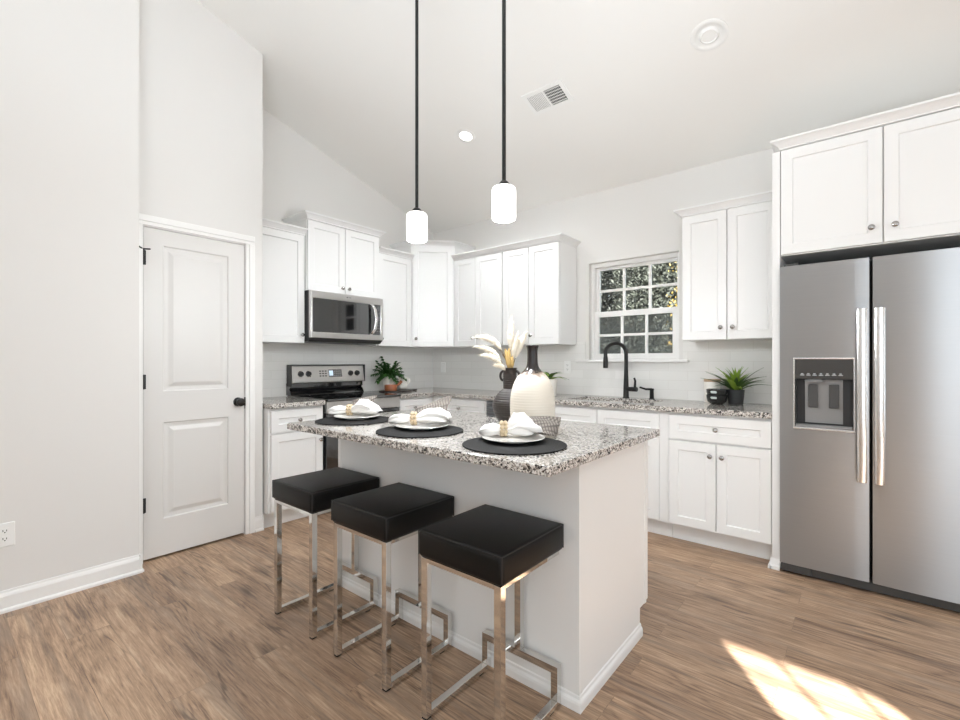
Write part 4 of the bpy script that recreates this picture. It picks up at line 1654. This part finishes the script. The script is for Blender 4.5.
def setting(cx, cy, where, nap, seed):
    # round woven mat
    b = MB()
    prof = [(0.0, 0.0), (0.186, 0.0), (0.19, 0.002), (0.19, 0.0045)]
    rad = 0.19
    prof += [(0.187 - 0.187 * k / 40, 0.0045 + (0.0010 if k % 2 else 0.0)) for k in range(40)]
    b.lathe(prof, (cx, cy, ITOP + 0.0005), 56)
    tag(b.build('placemat', 'mat', smooth=30), 'round black woven placemat %s' % where, 'placemat', 'black placemats on the island')
    # plate
    pc = Vector((cx - 0.035, cy + 0.045, ITOP + 0.0065))
    b = MB()
    b.lathe([(0.0, 0.0), (0.065, 0.0), (0.067, 0.003), (0.085, 0.006), (0.117, 0.013), (0.1185, 0.0145), (0.117, 0.016), (0.084, 0.0095), (0.066, 0.007), (0.0, 0.007)], pc, 56)
    tag(b.build('plate', 'plate', smooth=35), 'white round plate %s' % where, 'plate', 'white plates on the placemats')
    z = ITOP + 0.0165
    nc = Vector((cx - 0.065 + nap[0], cy + 0.07 + nap[1], z + 0.0015))
    # white napkin through the ring
    b = MB()
    k = nap[2]
    cloth(b, nc, [(-0.088, 0.006, 0.006, 0.3, 0.009, 0), (-0.082, 0.026, 0.014, 0.6, 0.017, 0), (-0.066, 0.038, 0.020, 0.8, 0.022, 0), (-0.045, 0.037, 0.022, 0.8, 0.025, 0), (-0.025, 0.024, 0.019, 0.5, 0.025, 0),
                  (-0.008, 0.0165, 0.0155, 0.25, 0.026, 0), (0.010, 0.0165, 0.0155, 0.25, 0.026, 0), (0.026, 0.026, 0.021, 0.6, 0.030, 0), (0.05, 0.043, 0.027 * k, 1.0, 0.032 * k, 0),
                  (0.085, 0.055, 0.027 * k, 1.3, 0.031 * k, -0.004), (0.112, 0.056, 0.017 * k, 1.5, 0.024 * k, -0.006), (0.122, 0.04, 0.007, 1.4, 0.02, -0.006)], 0.28, 5, seed=seed, k2=nap[5])
    tag(b.build('napkin', 'napkin', smooth=70), 'white cloth napkin %s' % where, 'napkin', 'white napkins on the plates')
    # ruffled standing corner is part of the grey napkin tucked behind
    b = MB()
    oc = 0.058
    L_ = nap[3]
    fan = []
    nseg = 9
    for i in range(nseg + 1):
        u = i / nseg
        s_ = nap[7] + L_ * u
        wv = 0.012 + 0.060 * math.sin(min(u * 1.25, 1) * PI / 2) * (1 if u < 0.75 else (1.06 - u) / 0.31)
        zc = 0.046 + nap[4] * u
        ring = []
        for j in range(7):
            q = -1 + 2 * j / 6
            zz = zc + 0.006 * math.sin(q * 5 + u * 4 + seed) + nap[6] * q * (0.35 + 0.65 * math.sin(min(u * 1.2, 1) * PI / 2))
            ring.append(nc + RD * (s_ + 0.012 * q * u) + FD * (oc + 0.004 + wv * q * 0.75) + Vector((0, 0, zz)))
        back = [p + Vector((0, 0, 0.006)) for p in reversed(ring)]
        fan.append(ring + back)
    b.rings(fan)
    tag(b.build('napkin', 'plaid', smooth=60), 'grey plaid cloth napkin %s' % where, 'napkin', 'plaid napkins on the plates')
    b = bead_ring(nc + Vector((0, 0, 0.026)), 0.0245)
    tag(b.build('napkin_ring', 'beads', smooth=60), 'natural wood bead napkin ring %s' % where, 'napkin ring', 'bead napkin rings')


setting(1.886, -2.437, 'at the island seat nearest the pantry door', (-0.052, -0.018, 1.3, 0.12, 0.016, 1.25, 0.036, 0.0), 3)
setting(2.414, -2.468, 'at the middle island seat', (-0.032, -0.022, 1.15, 0.16, 0.035, 1.25, 0.034, 0.0), 11)
setting(2.924, -2.478, 'at the right island seat, in front of the vases', (-0.03, -0.012, 1.35, 0.20, -0.026, 1.0, 0.032, 0.028), 23)

# ------------------------------------------------------------------ vases on the island
VX, VY = 2.637, -2.107
v = thing('vase', (VX, VY, ITOP), 'dark brown ribbed vase with two small ear handles holding pampas', 'vase')
b = MB()
prof = [(0.0, 0.0), (0.034, 0.0), (0.038, 0.004)]
for k in range(61):
    u = k / 60
    z = 0.004 + u * 0.172
    r_ = 0.038 + (0.081 - 0.038) * math.sin(min(u / 0.55, 1) * PI / 2) if u < 0.55 else 0.0315 + (0.081 - 0.0315) * math.cos((u - 0.55) / 0.45 * PI / 2) ** 0.75
    prof.append((r_ + 0.0012 * math.sin(z * 620), z))
for k in range(1, 41):
    z = 0.176 + k / 40 * 0.099
    prof.append((0.0315 + 0.001 * math.sin(z * 620) + (0.003 if k > 38 else 0), z))
prof += [(0.029, 0.275), (0.026, 0.262), (0.025, 0.188), (0.0, 0.186)]
b.lathe(prof, (VX, VY, ITOP + 0.0005), 40)
b.build('body', 'clay', v, smooth=40)
hd = Vector((0.93, 0.36, 0)).normalized()
for s_ in (-1, 1):
    b = MB()
    b.tube([Vector((VX, VY, ITOP + 0.238)) + hd * s_ * (0.031 + 0.015 * math.sin(a * PI / 8)) + Vector((0, 0, 0.022 * math.cos(a * PI / 8))) for a in range(9)], 0.006, 10)
    b.build('ear_handle', 'clay', v, smooth=60)

WX_, WY_ = 2.800, -2.165
v = MB()
key = [(0.004, 0.088), (0.03, 0.093), (0.07, 0.0965), (0.11, 0.098), (0.15, 0.096), (0.175, 0.092), (0.20, 0.085), (0.222, 0.076), (0.24, 0.064), (0.254, 0.051), (0.264, 0.040), (0.272, 0.032), (0.282, 0.0265), (0.295, 0.0235), (0.32, 0.0225), (0.35, 0.0225)]


def kr(z):
    for (a, ra), (b_, rb) in zip(key, key[1:]):
        if z <= b_:
            return ra + (rb - ra) * (z - a) / (b_ - a)
    return key[-1][1]


prof = [(0.0, 0.0), (0.082, 0.0)]
for k in range(101):
    z = 0.004 + k / 100 * 0.346
    rs = (kr(max(z - 0.006, 0.004)) + kr(z) + kr(min(z + 0.006, 0.35))) / 3
    prof.append((rs + 0.0007 * math.sin(z * 560) * (1 if z < 0.23 else 0), z))
for r_, z in ((0.024, 0.362), (0.0265, 0.369), (0.0275, 0.3725), (0.0255, 0.375), (0.020, 0.372), (0.018, 0.34), (0.018, 0.29), (0.0, 0.28)):
    prof.append((r_, z))
v.lathe(prof, (WX_, WY_, ITOP + 0.0005), 56)
tag(v.build('vase', 'cream_vase', smooth=45), 'large cream ribbed bottle vase with dark glazed neck', 'vase')


# dried stems: every stem a thing, plumes feathered with fine strands
def plume(P0, P1, P2, L0, wid, label, mat='pampas', seed=1, hairs=420):
    rnd = random.Random(seed)
    P0, P1, P2 = Vector(P0), Vector(P1), Vector(P2)

    def bz(t):
        return P0 * (1 - t) ** 2 + P1 * 2 * t * (1 - t) + P2 * t * t
    t_ = thing('pampas_stem', P0, label, 'dried stem', 'dried stems in the dark vase')
    b = MB()
    b.tube([bz(k / 16) for k in range(17)], [0.0022 - 0.0010 * k / 16 for k in range(17)], 6)
    b.build('stalk', 'stem' if mat == 'pampas' else 'tan_stalk', t_, smooth=60)
    b = MB()
    n = 22
    rr = []
    for k in range(n + 1):
        u = k / n
        p = bz(L0 + (1 - L0) * u)
        q = bz(min(L0 + (1 - L0) * u + 0.01, 1.01))
        tt = (q - p).normalized()
        a1 = tt.orthogonal().normalized()
        a2 = tt.cross(a1)
        w_ = wid * (math.sin(PI * min(max(u, 0.02), 0.985)) ** 0.7) * (1.0 - 0.3 * u) * 0.62
        rr.append([p + (a1 * math.cos(2 * PI * j / 10) + a2 * math.sin(2 * PI * j / 10)) * w_ * (0.85 + 0.3 * rnd.random()) for j in range(10)])
    b.rings(rr)
    for h in range(hairs):
        u = rnd.random()
        p = bz(L0 + (1 - L0) * u)
        q = bz(min(L0 + (1 - L0) * u + 0.01, 1.02))
        tt = (q - p).normalized()
        a1 = tt.orthogonal().normalized()
        a2 = tt.cross(a1)
        an = rnd.uniform(0, 2 * PI)
        w_ = wid * (math.sin(PI * min(max(u, 0.05), 0.97)) ** 0.7) * (1.0 - 0.3 * u)
        dv = (a1 * math.cos(an) + a2 * math.sin(an))
        s0 = p + dv * w_ * 0.35
        s1_ = p + dv * w_ * rnd.uniform(0.8, 1.15) + tt * rnd.uniform(0.012, 0.03)
        sd_ = tt.cross(dv) * 0.0009
        b.vf([s0 - sd_, s0 + sd_, s1_], [(0, 1, 2)])
    b.build('plume', mat, t_, smooth=60)


VT = ITOP + 0.269
iR = Vector((0.771, 0.636, 0))
vb = Vector((VX, VY, VT - 0.06))


def vs(rx, up, dep=0.0):
    return Vector((VX, VY, VT)) + iR * rx + FD * dep + Vector((0, 0, up))


plume(vb, vs(-0.04, 0.10), vs(-0.155, 0.105, 0.02), 0.40, 0.026, 'lowest cream plume arching far left out of the dark vase', seed=1)
plume(vb, vs(-0.02, 0.17, 0.02), vs(-0.165, 0.150, 0.03), 0.42, 0.028, 'upper cream plume arching left out of the dark vase', seed=2)
plume(vb, vs(-0.03, 0.06, -0.02), vs(-0.13, 0.065, -0.02), 0.45, 0.026, 'short cream plume drooping left over the dark vase rim', seed=3)
plume(vb, vs(-0.02, 0.02, -0.03), vs(-0.065, 0.018, -0.035), 0.45, 0.022, 'smallest cream plume hugging the dark vase rim', seed=8)
plume(vb, vs(0.0, 0.12), vs(0.008, 0.235), 0.45, 0.029, 'tallest upright cream plume in the dark vase', seed=4)
plume(vb, vs(0.03, 0.10, 0.02), vs(0.075, 0.165, 0.02), 0.40, 0.034, 'broad cream plume leaning right towards the cream vase', seed=5)
plume(vb, vs(0.015, 0.09, -0.01), vs(0.035, 0.16, -0.01), 0.40, 0.025, 'cream plume between the upright and the right-leaning ones', seed=6)


def tan_head(rx, up, rx0, label, seed):
    P0, P2 = vb, vs(rx, up, -0.015)
    t_ = thing('dried_seed_stalk', P0, label, 'dried stem', 'tan stalks in the dark vase')
    b = MB()
    m = vs(rx0, 0.01, -0.012)
    b.tube([vb, m, P2], 0.004, 8)
    b.build('stalk', 'tan_stalk', t_, smooth=60)
    b = MB()
    b.tube([m, m.lerp(P2, 0.2), m.lerp(P2, 0.8), P2], [0.004, 0.0085, 0.0075, 0.003], 10)
    b.build('seed_head', 'tan_stalk', t_, smooth=60)


tan_head(-0.022, 0.095, -0.008, 'left tan stalk rising upright from the dark vase', 1)
tan_head(-0.006, 0.098, 0.0, 'tallest tan stalk upright in the dark vase centre', 2)
tan_head(0.010, 0.060, 0.010, 'shortest tan stalk at the right of the dark vase mouth', 3)
# dark berry twig
b = MB()
b.tube([vb, vs(-0.012, 0.03), vs(-0.045, 0.09, 0.01)], 0.0013, 6)
for u in ((-0.02, 0.05), (-0.03, 0.066), (-0.045, 0.09)):
    b.lathe([(0.0035 * math.sin(PI * j / 6), -0.0035 * math.cos(PI * j / 6)) for j in range(7)], vs(u[0], u[1], 0.008), 8)
tag(b.build('berry_twig', 'stem', smooth=60), 'thin dark twig with tiny berries among the plumes', 'dried stem')

# dark ribbed cup behind the dark vase
cc = Vector((2.318, -1.805, ITOP + 0.0005))
b = MB()
prof = [(0.0, 0.0), (0.046, 0.0)]
for k in range(1, 31):
    z = k / 30 * 0.082
    prof.append((0.050 + 0.0014 * math.sin(z * 460), z))
prof += [(0.0465, 0.082), (0.045, 0.01), (0.0, 0.008)]
b.lathe(prof, cc, 32)
tag(b.build('ribbed_cup', 'grey_pot', smooth=35), 'short dark ribbed cup on the island behind the dark vase', 'cup')

# ------------------------------------------------------------------ plants


def blade(b, base, tip, w, sag=0.02, n=7, up=0.0, twist=0.0):
    base, tip = Vector(base), Vector(tip)
    d_ = tip - base
    side = d_.cross(Vector((0, 0, 1)))
    if side.length < 1e-4:
        side = Vector((1, 0, 0))
    side.normalize()
    nrm = side.cross(d_).normalized()
    if nrm.z < 0:
        nrm = -nrm
    L, R, C_ = [], [], []
    for k in range(n + 1):
        u = k / n
        p = base + d_ * u + nrm * (up * math.sin(PI * u) * 1.0) + Vector((0, 0, -sag * u * u))
        ww = w * (1 - u ** 2.2) * (0.75 + 0.5 * math.sin(PI * min(u + 0.15, 1))) * 0.5
        L.append(p + side * ww + nrm * ww * 0.35)
        C_.append(p - nrm * 0.0012)
        R.append(p - side * ww + nrm * ww * 0.35)
    rr = [[a, c_, r_, c_ + nrm * 0.0016] for a, c_, r_ in zip(L, C_, R)]
    b.rings(rr)


# right: spiky plant in a dark pot
RX, RY = 3.215, -0.16
pl = thing('potted_plant', (RX, RY, CT1), 'spiky green succulent in a charcoal pot beside the refrigerator panel', 'plant')
b = MB()
b.lathe([(0.0, 0.0), (0.044, 0.0), (0.047, 0.004), (0.056, 0.098), (0.057, 0.103), (0.053, 0.104), (0.051, 0.092), (0.0, 0.09)], (RX, RY, CT1 + 0.0005), 36)
b.build('pot', 'grey_pot', pl, smooth=40)
b = MB()
b.lathe([(0.0, 0.0), (0.05, 0.0), (0.048, 0.006), (0.0, 0.010)], (RX, RY, CT1 + 0.0915), 24)
b.build('soil', 'soil', pl)
rnd = random.Random(5)
nl = 46
for k in range(nl):
    a = k * 2.39996
    u = k / nl
    inner = u < 0.42
    el = 1.35 - 1.15 * u
    ln = (0.14 + 0.05 * rnd.random()) if inner else (0.19 + 0.06 * rnd.random())
    bs = Vector((RX + 0.02 * u * math.cos(a), RY + 0.02 * u * math.sin(a), CT1 + 0.094))
    dv = Vector((math.cos(a) * math.cos(el), math.sin(a) * math.cos(el), math.sin(el)))
    tp = bs + dv * ln
    if tp.y > -0.025:
        tp.y = -0.025
    if tp.x > 3.46:
        tp.x = 3.46
    b = MB()
    blade(b, bs, tp, 0.034 if inner else 0.028, sag=0.0 if inner else 0.03 * rnd.random(), up=0.018)
    b.build('leaf', 'leaf_light' if (inner or k % 4 == 0) else 'leaf_tip', pl, smooth=60)

# bowls with pale marks: two nested stacked bowls


def bowl(z, label, r0=0.069):
    c = Vector((3.108, -0.235, z))
    t_ = thing('bowl', c, label, 'bowl', 'black bowls by the canister')
    b = MB()
    b.lathe([(0.0, 0.0), (0.040, 0.0), (0.043, 0.004), (0.060, 0.018), (r0 - 0.002, 0.045), (r0, 0.062), (r0 + 0.001, 0.066), (r0 - 0.003, 0.067), (r0 - 0.006, 0.046), (0.055, 0.021), (0.038, 0.008), (0.0, 0.007)], c, 40)
    b.build('body', 'black_ceramic', t_, smooth=45)
    b = MB()
    n_ = 9
    ca = math.atan2(-3.62, 0.79)
    rows = [(0.036, r0 - 0.0058), (0.046, r0 - 0.0012), (0.056, r0 + 0.0002)]
    rr = []
    for j in range(n_):
        a = ca - 0.62 + 0.62 * j / (n_ - 1)
        sk = 1.0 if 0 < j < n_ - 1 else 0.5
        rr.append([c + Vector(((rad + 0.0006) * math.cos(a), (rad + 0.0006) * math.sin(a), zz * 1 if sk == 1 else 0.046 + (zz - 0.046) * 0.4)) for zz, rad in rows] +
                  [c + Vector(((rad - 0.001) * math.cos(a), (rad - 0.001) * math.sin(a), zz if sk == 1 else 0.046 + (zz - 0.046) * 0.4)) for zz, rad in reversed(rows)])
    b.rings(rr)
    b.build('printed_mark', 'decal', t_)


bowl(CT1 + 0.0005, 'lower black bowl of the stacked pair beside the spiky plant')
bowl(CT1 + 0.0405, 'upper black bowl nested on the pair beside the spiky plant')

# white canister with wooden lid
c = Vector((3.045, -0.085, CT1 + 0.0005))
cn = thing('canister', c, 'white canister with pale wooden lid behind the black bowls', 'canister')
b = MB()
b.lathe([(0.0, 0), (0.054, 0), (0.057, 0.004), (0.057, 0.150), (0.055, 0.153), (0.0, 0.153)], c, 36)
b.build('body', 'ceramic_white', cn, smooth=40)
b = MB()
b.lathe([(0.0, 0.1532), (0.057, 0.1532), (0.058, 0.156), (0.058, 0.170), (0.056, 0.173), (0.0, 0.173)], c, 36)
b.build('lid', 'wood_pale', cn, smooth=40)

# plant behind the cream vase: long leaves in a white square planter on the back counter
pc = Vector((1.80, -0.36, CT1 + 0.0005))
pl = thing('potted_plant', pc, 'leafy plant in a white planter half hidden behind the cream vase', 'plant')
b = MB()
b.lathe([(0.0, 0), (0.058, 0), (0.062, 0.004), (0.070, 0.150), (0.066, 0.152), (0.063, 0.135), (0.0, 0.133)], pc, 4 * 9)
b.build('pot', 'ceramic_white', pl, smooth=40)
rnd = random.Random(12)
for k in range(14):
    a = k * 2.39996
    el = 0.25 + 0.8 * ((k * 7) % 14) / 14
    bs = pc + Vector((0, 0, 0.133))
    tp = bs + Vector((math.cos(a) * math.cos(el), math.sin(a) * math.cos(el), math.sin(el))) * (0.16 + 0.03 * rnd.random())
    b = MB()
    blade(b, bs, tp, 0.034, sag=0.03, up=0.02)
    b.build('leaf', 'leaf_tip' if k % 3 else 'leaf_light', pl, smooth=60)

# left: board, vase with greenery, wooden scoop bowl, pitcher
bc = Vector((0.30, -0.82, CT1 + 0.0005))
bd = thing('cutting_board', bc, 'dark wooden serving board lying right of the range', 'board')
b = MB()
ring_ = []
for k in range(48):
    a = 2 * PI * k / 48
    ring_.append((bc.x + 0.13 * math.cos(a), bc.y + 0.19 * math.sin(a)))
b.prism(ring_, bc.z, bc.z + 0.016)
b.build('board', 'wood_dark', bd, bevel=0.003)
b = MB()
b.box(bc.x - 0.02, bc.x + 0.02, bc.y + 0.185, bc.y + 0.27, bc.z + 0.001, bc.z + 0.015, 0.004)
b.build('handle', 'wood_dark', bd)
BT = bc.z + 0.0165
gc = Vector((0.20, -0.83, BT))
pl = thing('vase_plant', gc, 'bushy green sprigs in a white jar on the dark board by the range', 'plant')
b = MB()
b.lathe([(0.0, 0), (0.044, 0), (0.052, 0.008), (0.056, 0.06), (0.050, 0.11), (0.043, 0.128), (0.046, 0.136), (0.042, 0.137), (0.038, 0.125), (0.0, 0.12)], gc, 32)
b.build('jar', 'ceramic_white', pl, smooth=45)
rnd = random.Random(3)
for k in range(26):
    a = k * 2.39996
    el = -0.1 + 1.2 * (k / 26)
    ln = 0.125 + 0.05 * rnd.random()
    top = gc + Vector((0, 0, 0.13))
    dv = Vector((math.cos(a) * math.cos(el), math.sin(a) * math.cos(el), 0.45 + math.sin(el) * 0.75))
    sag = 0.11 * (1 - k / 26)
    if k >= 23:
        sag = 0
    pts = []
    for j in range(8):
        u = j / 7
        p = top + dv * ln * u + Vector((0, 0, -sag * u * u))
        p.x = max(p.x, 0.03)
        p.z = min(p.z, 1.345)
        pts.append(p)
    b = MB()
    b.tube(pts, 0.0014, 5)
    for j in range(1, 8):
        for s_ in (-1, -0.4, 0.4, 1):
            p = pts[j]
            t3 = (pts[j] - pts[j - 1]).normalized()
            sd_ = t3.cross(Vector((0, 0, 1)))
            sd_ = sd_.normalized() if sd_.length > 1e-3 else Vector((1, 0, 0))
            dd2 = (t3 * 0.6 + sd_ * s_ * 1.0 + Vector((0, 0, rnd.uniform(-0.5, 0.4)))).normalized()
            tip = p + dd2 * rnd.uniform(0.028, 0.045)
            tip.x = max(tip.x, 0.02)
            tip.z = min(tip.z, 1.36)
            blade(b, p, tip, 0.026, sag=0.006, n=3, up=0.004)
    b.build('sprig', 'leaf_dark', pl, smooth=60)
wc = Vector((0.335, -0.915, BT))
wb = thing('wooden_bowl', wc, 'reddish wooden bowl with a short handle on the dark board', 'bowl')
b = MB()
b.lathe([(0.0, 0), (0.055, 0), (0.06, 0.003), (0.062, 0.056), (0.060, 0.059), (0.054, 0.057), (0.052, 0.012), (0.0, 0.010)], wc, 36)
b.build('body', 'wood_red', wb, smooth=40)
b = MB()
hv = Vector((0.35, 0.93, 0))
b.tube([wc + hv * 0.058 + Vector((0, 0, 0.045)), wc + hv * 0.085 + Vector((0, 0, 0.066)), wc + hv * 0.112 + Vector((0, 0, 0.092))], [0.011, 0.013, 0.015], 12)
b.build('handle', 'wood_red', wb, smooth=60)
pc = Vector((0.23, -0.685, BT))
pt = thing('pitcher', pc, 'small round white pitcher at the right end of the dark board', 'pitcher')
b = MB()
b.lathe([(0.0, 0), (0.035, 0), (0.05, 0.012), (0.060, 0.045), (0.056, 0.08), (0.042, 0.105), (0.033, 0.118), (0.034, 0.13), (0.031, 0.131), (0.029, 0.118), (0.0, 0.11)], pc, 32)
b.build('body', 'ceramic_white', pt, smooth=50)
b = MB()
b.tube([pc + Vector((0.02, 0.037, 0.118)), pc + Vector((0.03, 0.068, 0.115)), pc + Vector((0.035, 0.085, 0.085)), pc + Vector((0.03, 0.058, 0.055))], 0.006, 10)
b.build('handle', 'ceramic_white', pt, smooth=60)

# ------------------------------------------------------------------ pendants


def make_pendant(x, y, label):
    zt, z0, z1 = ceil_z(y), 1.830, 1.970
    t_ = thing('pendant_light', (x, y, zt), label, 'pendant light', 'pendants over the island')
    b = MB()
    b.lathe([(0.0, 0.0), (0.06, 0.0), (0.06, 0.02), (0.055, 0.026), (0.012, 0.028), (0.0, 0.028)], (x, y, zt - 0.045), 28, axis=(0, 0, 1))
    b.build('canopy', 'black_metal', t_, smooth=40)
    b = MB()
    b.tube([(x, y, zt - 0.03), (x, y, z1 + 0.018)], 0.0085, 12)
    b.build('rod', 'black_metal', t_, smooth=60)
    b = MB()
    b.lathe([(0.010, 0.024), (0.016, 0.02), (0.028, 0.006), (0.030, 0.0), (0.028, -0.004), (0.0, -0.004)], (x, y, z1 + 0.003), 24)
    b.build('socket_cap', 'black_metal', t_, smooth=40)
    b = MB()
    R_ = 0.052
    b.lathe([(0.030, 0.140), (0.044, 0.138), (0.050, 0.132), (R_, 0.123), (R_, 0.012), (0.050, 0.004), (0.046, 0.0), (0.044, 0.003), (0.047, 0.014), (0.047, 0.122), (0.040, 0.133), (0.028, 0.136)], (x, y, z0), 36, False, False)
    b.build('shade', 'shade', t_, smooth=45)
    b = MB()
    b.lathe([(0.012, 0.10), (0.014, 0.085), (0.026, 0.06), (0.030, 0.04), (0.026, 0.022), (0.012, 0.012), (0.0, 0.010)], (x, y, z0 + 0.03), 20)
    b.build('bulb', 'lamp_on', t_, smooth=60)
    ld = bpy.data.lights.new('pendant_glow', 'POINT')
    ld.energy = 22
    ld.color = (0.93, 0.97, 1.0)
    ld.shadow_soft_size = 0.05
    lo = bpy.data.objects.new('pendant_glow', ld)
    COL.objects.link(lo)
    lo.location = (x, y, z0 - 0.07)
    return t_


make_pendant(2.168, -2.26, 'left of the two white cylinder pendants on black rods')
make_pendant(2.716, -2.26, 'right of the two white cylinder pendants on black rods')

# ------------------------------------------------------------------ outdoors
b = MB()
b.box(-30, 40, -40, 40, -0.5, -0.2)
struct(b.build('ground', 'ground'), 'ground outside the house', 'ground')
b = MB()
b.box(13.0, 20.0, -12.0, 6.0, -0.2, 6.0)  # unseen box added to keep direct sun off the east side
struct(b.build('wall_sun_block', 'siding'), 'unseen pale block added outside to stop sun from the east', 'wall')


def tree(x, y, h, r, nleaf, mat, label, seed, z0=0.4, lw=0.05):
    rnd = random.Random(seed)
    t_ = thing('tree', (x, y, -0.2), label, 'tree')
    b = MB()
    b.tube([(x, y, -0.2), (x + 0.05, y, h * 0.5), (x - 0.04, y + 0.05, h)], [0.10, 0.07, 0.02], 8)
    for k in range(8):
        a = rnd.uniform(0, 6.28)
        z = h * (0.2 + 0.7 * k / 8)
        b.tube([(x, y, z), (x + math.cos(a) * r * 0.7, y + math.sin(a) * r * 0.7, z + 0.5)], [0.03, 0.008], 6)
    b.build('trunk', 'bark', t_, smooth=60)
    b = MB()
    for k in range(nleaf):
        a, zz = rnd.uniform(0, 2 * PI), rnd.random()
        rr = r * (rnd.random() ** 0.45) * (0.55 + 0.45 * math.sin(PI * (0.15 + 0.8 * zz)))
        p = Vector((x + rr * math.cos(a), y + rr * math.sin(a), z0 + (h - z0) * zz))
        u = Vector((rnd.uniform(-1, 1), rnd.uniform(-1, 1), rnd.uniform(-1, 1))).normalized()
        v_ = u.orthogonal().normalized()
        s_ = lw * rnd.uniform(0.5, 1.2)
        b.vf([p - u * s_, p + v_ * s_ * 0.5, p + u * s_, p - v_ * s_ * 0.5], [(0, 1, 2, 3)])
    b.build('foliage', mat, t_)


tree(-1.9, 6.2, 6.5, 1.5, 16000, 'foliage_dark', 'dark tree seen through the left window panes', 1, lw=0.05)
tree(1.25, 5.6, 6.0, 1.35, 16000, 'foliage_mid', 'grey-green tree filling the right window panes', 2, lw=0.045)
tree(-1.0, 10.8, 8.0, 2.7, 26000, 'foliage_dark', 'tall dark tree standing furthest behind the window', 3, lw=0.14)
tree(2.15, 2.9, 3.0, 0.38, 900, 'foliage_yellow', 'small yellow-leaved tree at the right of the window', 6, z0=1.1, lw=0.022)
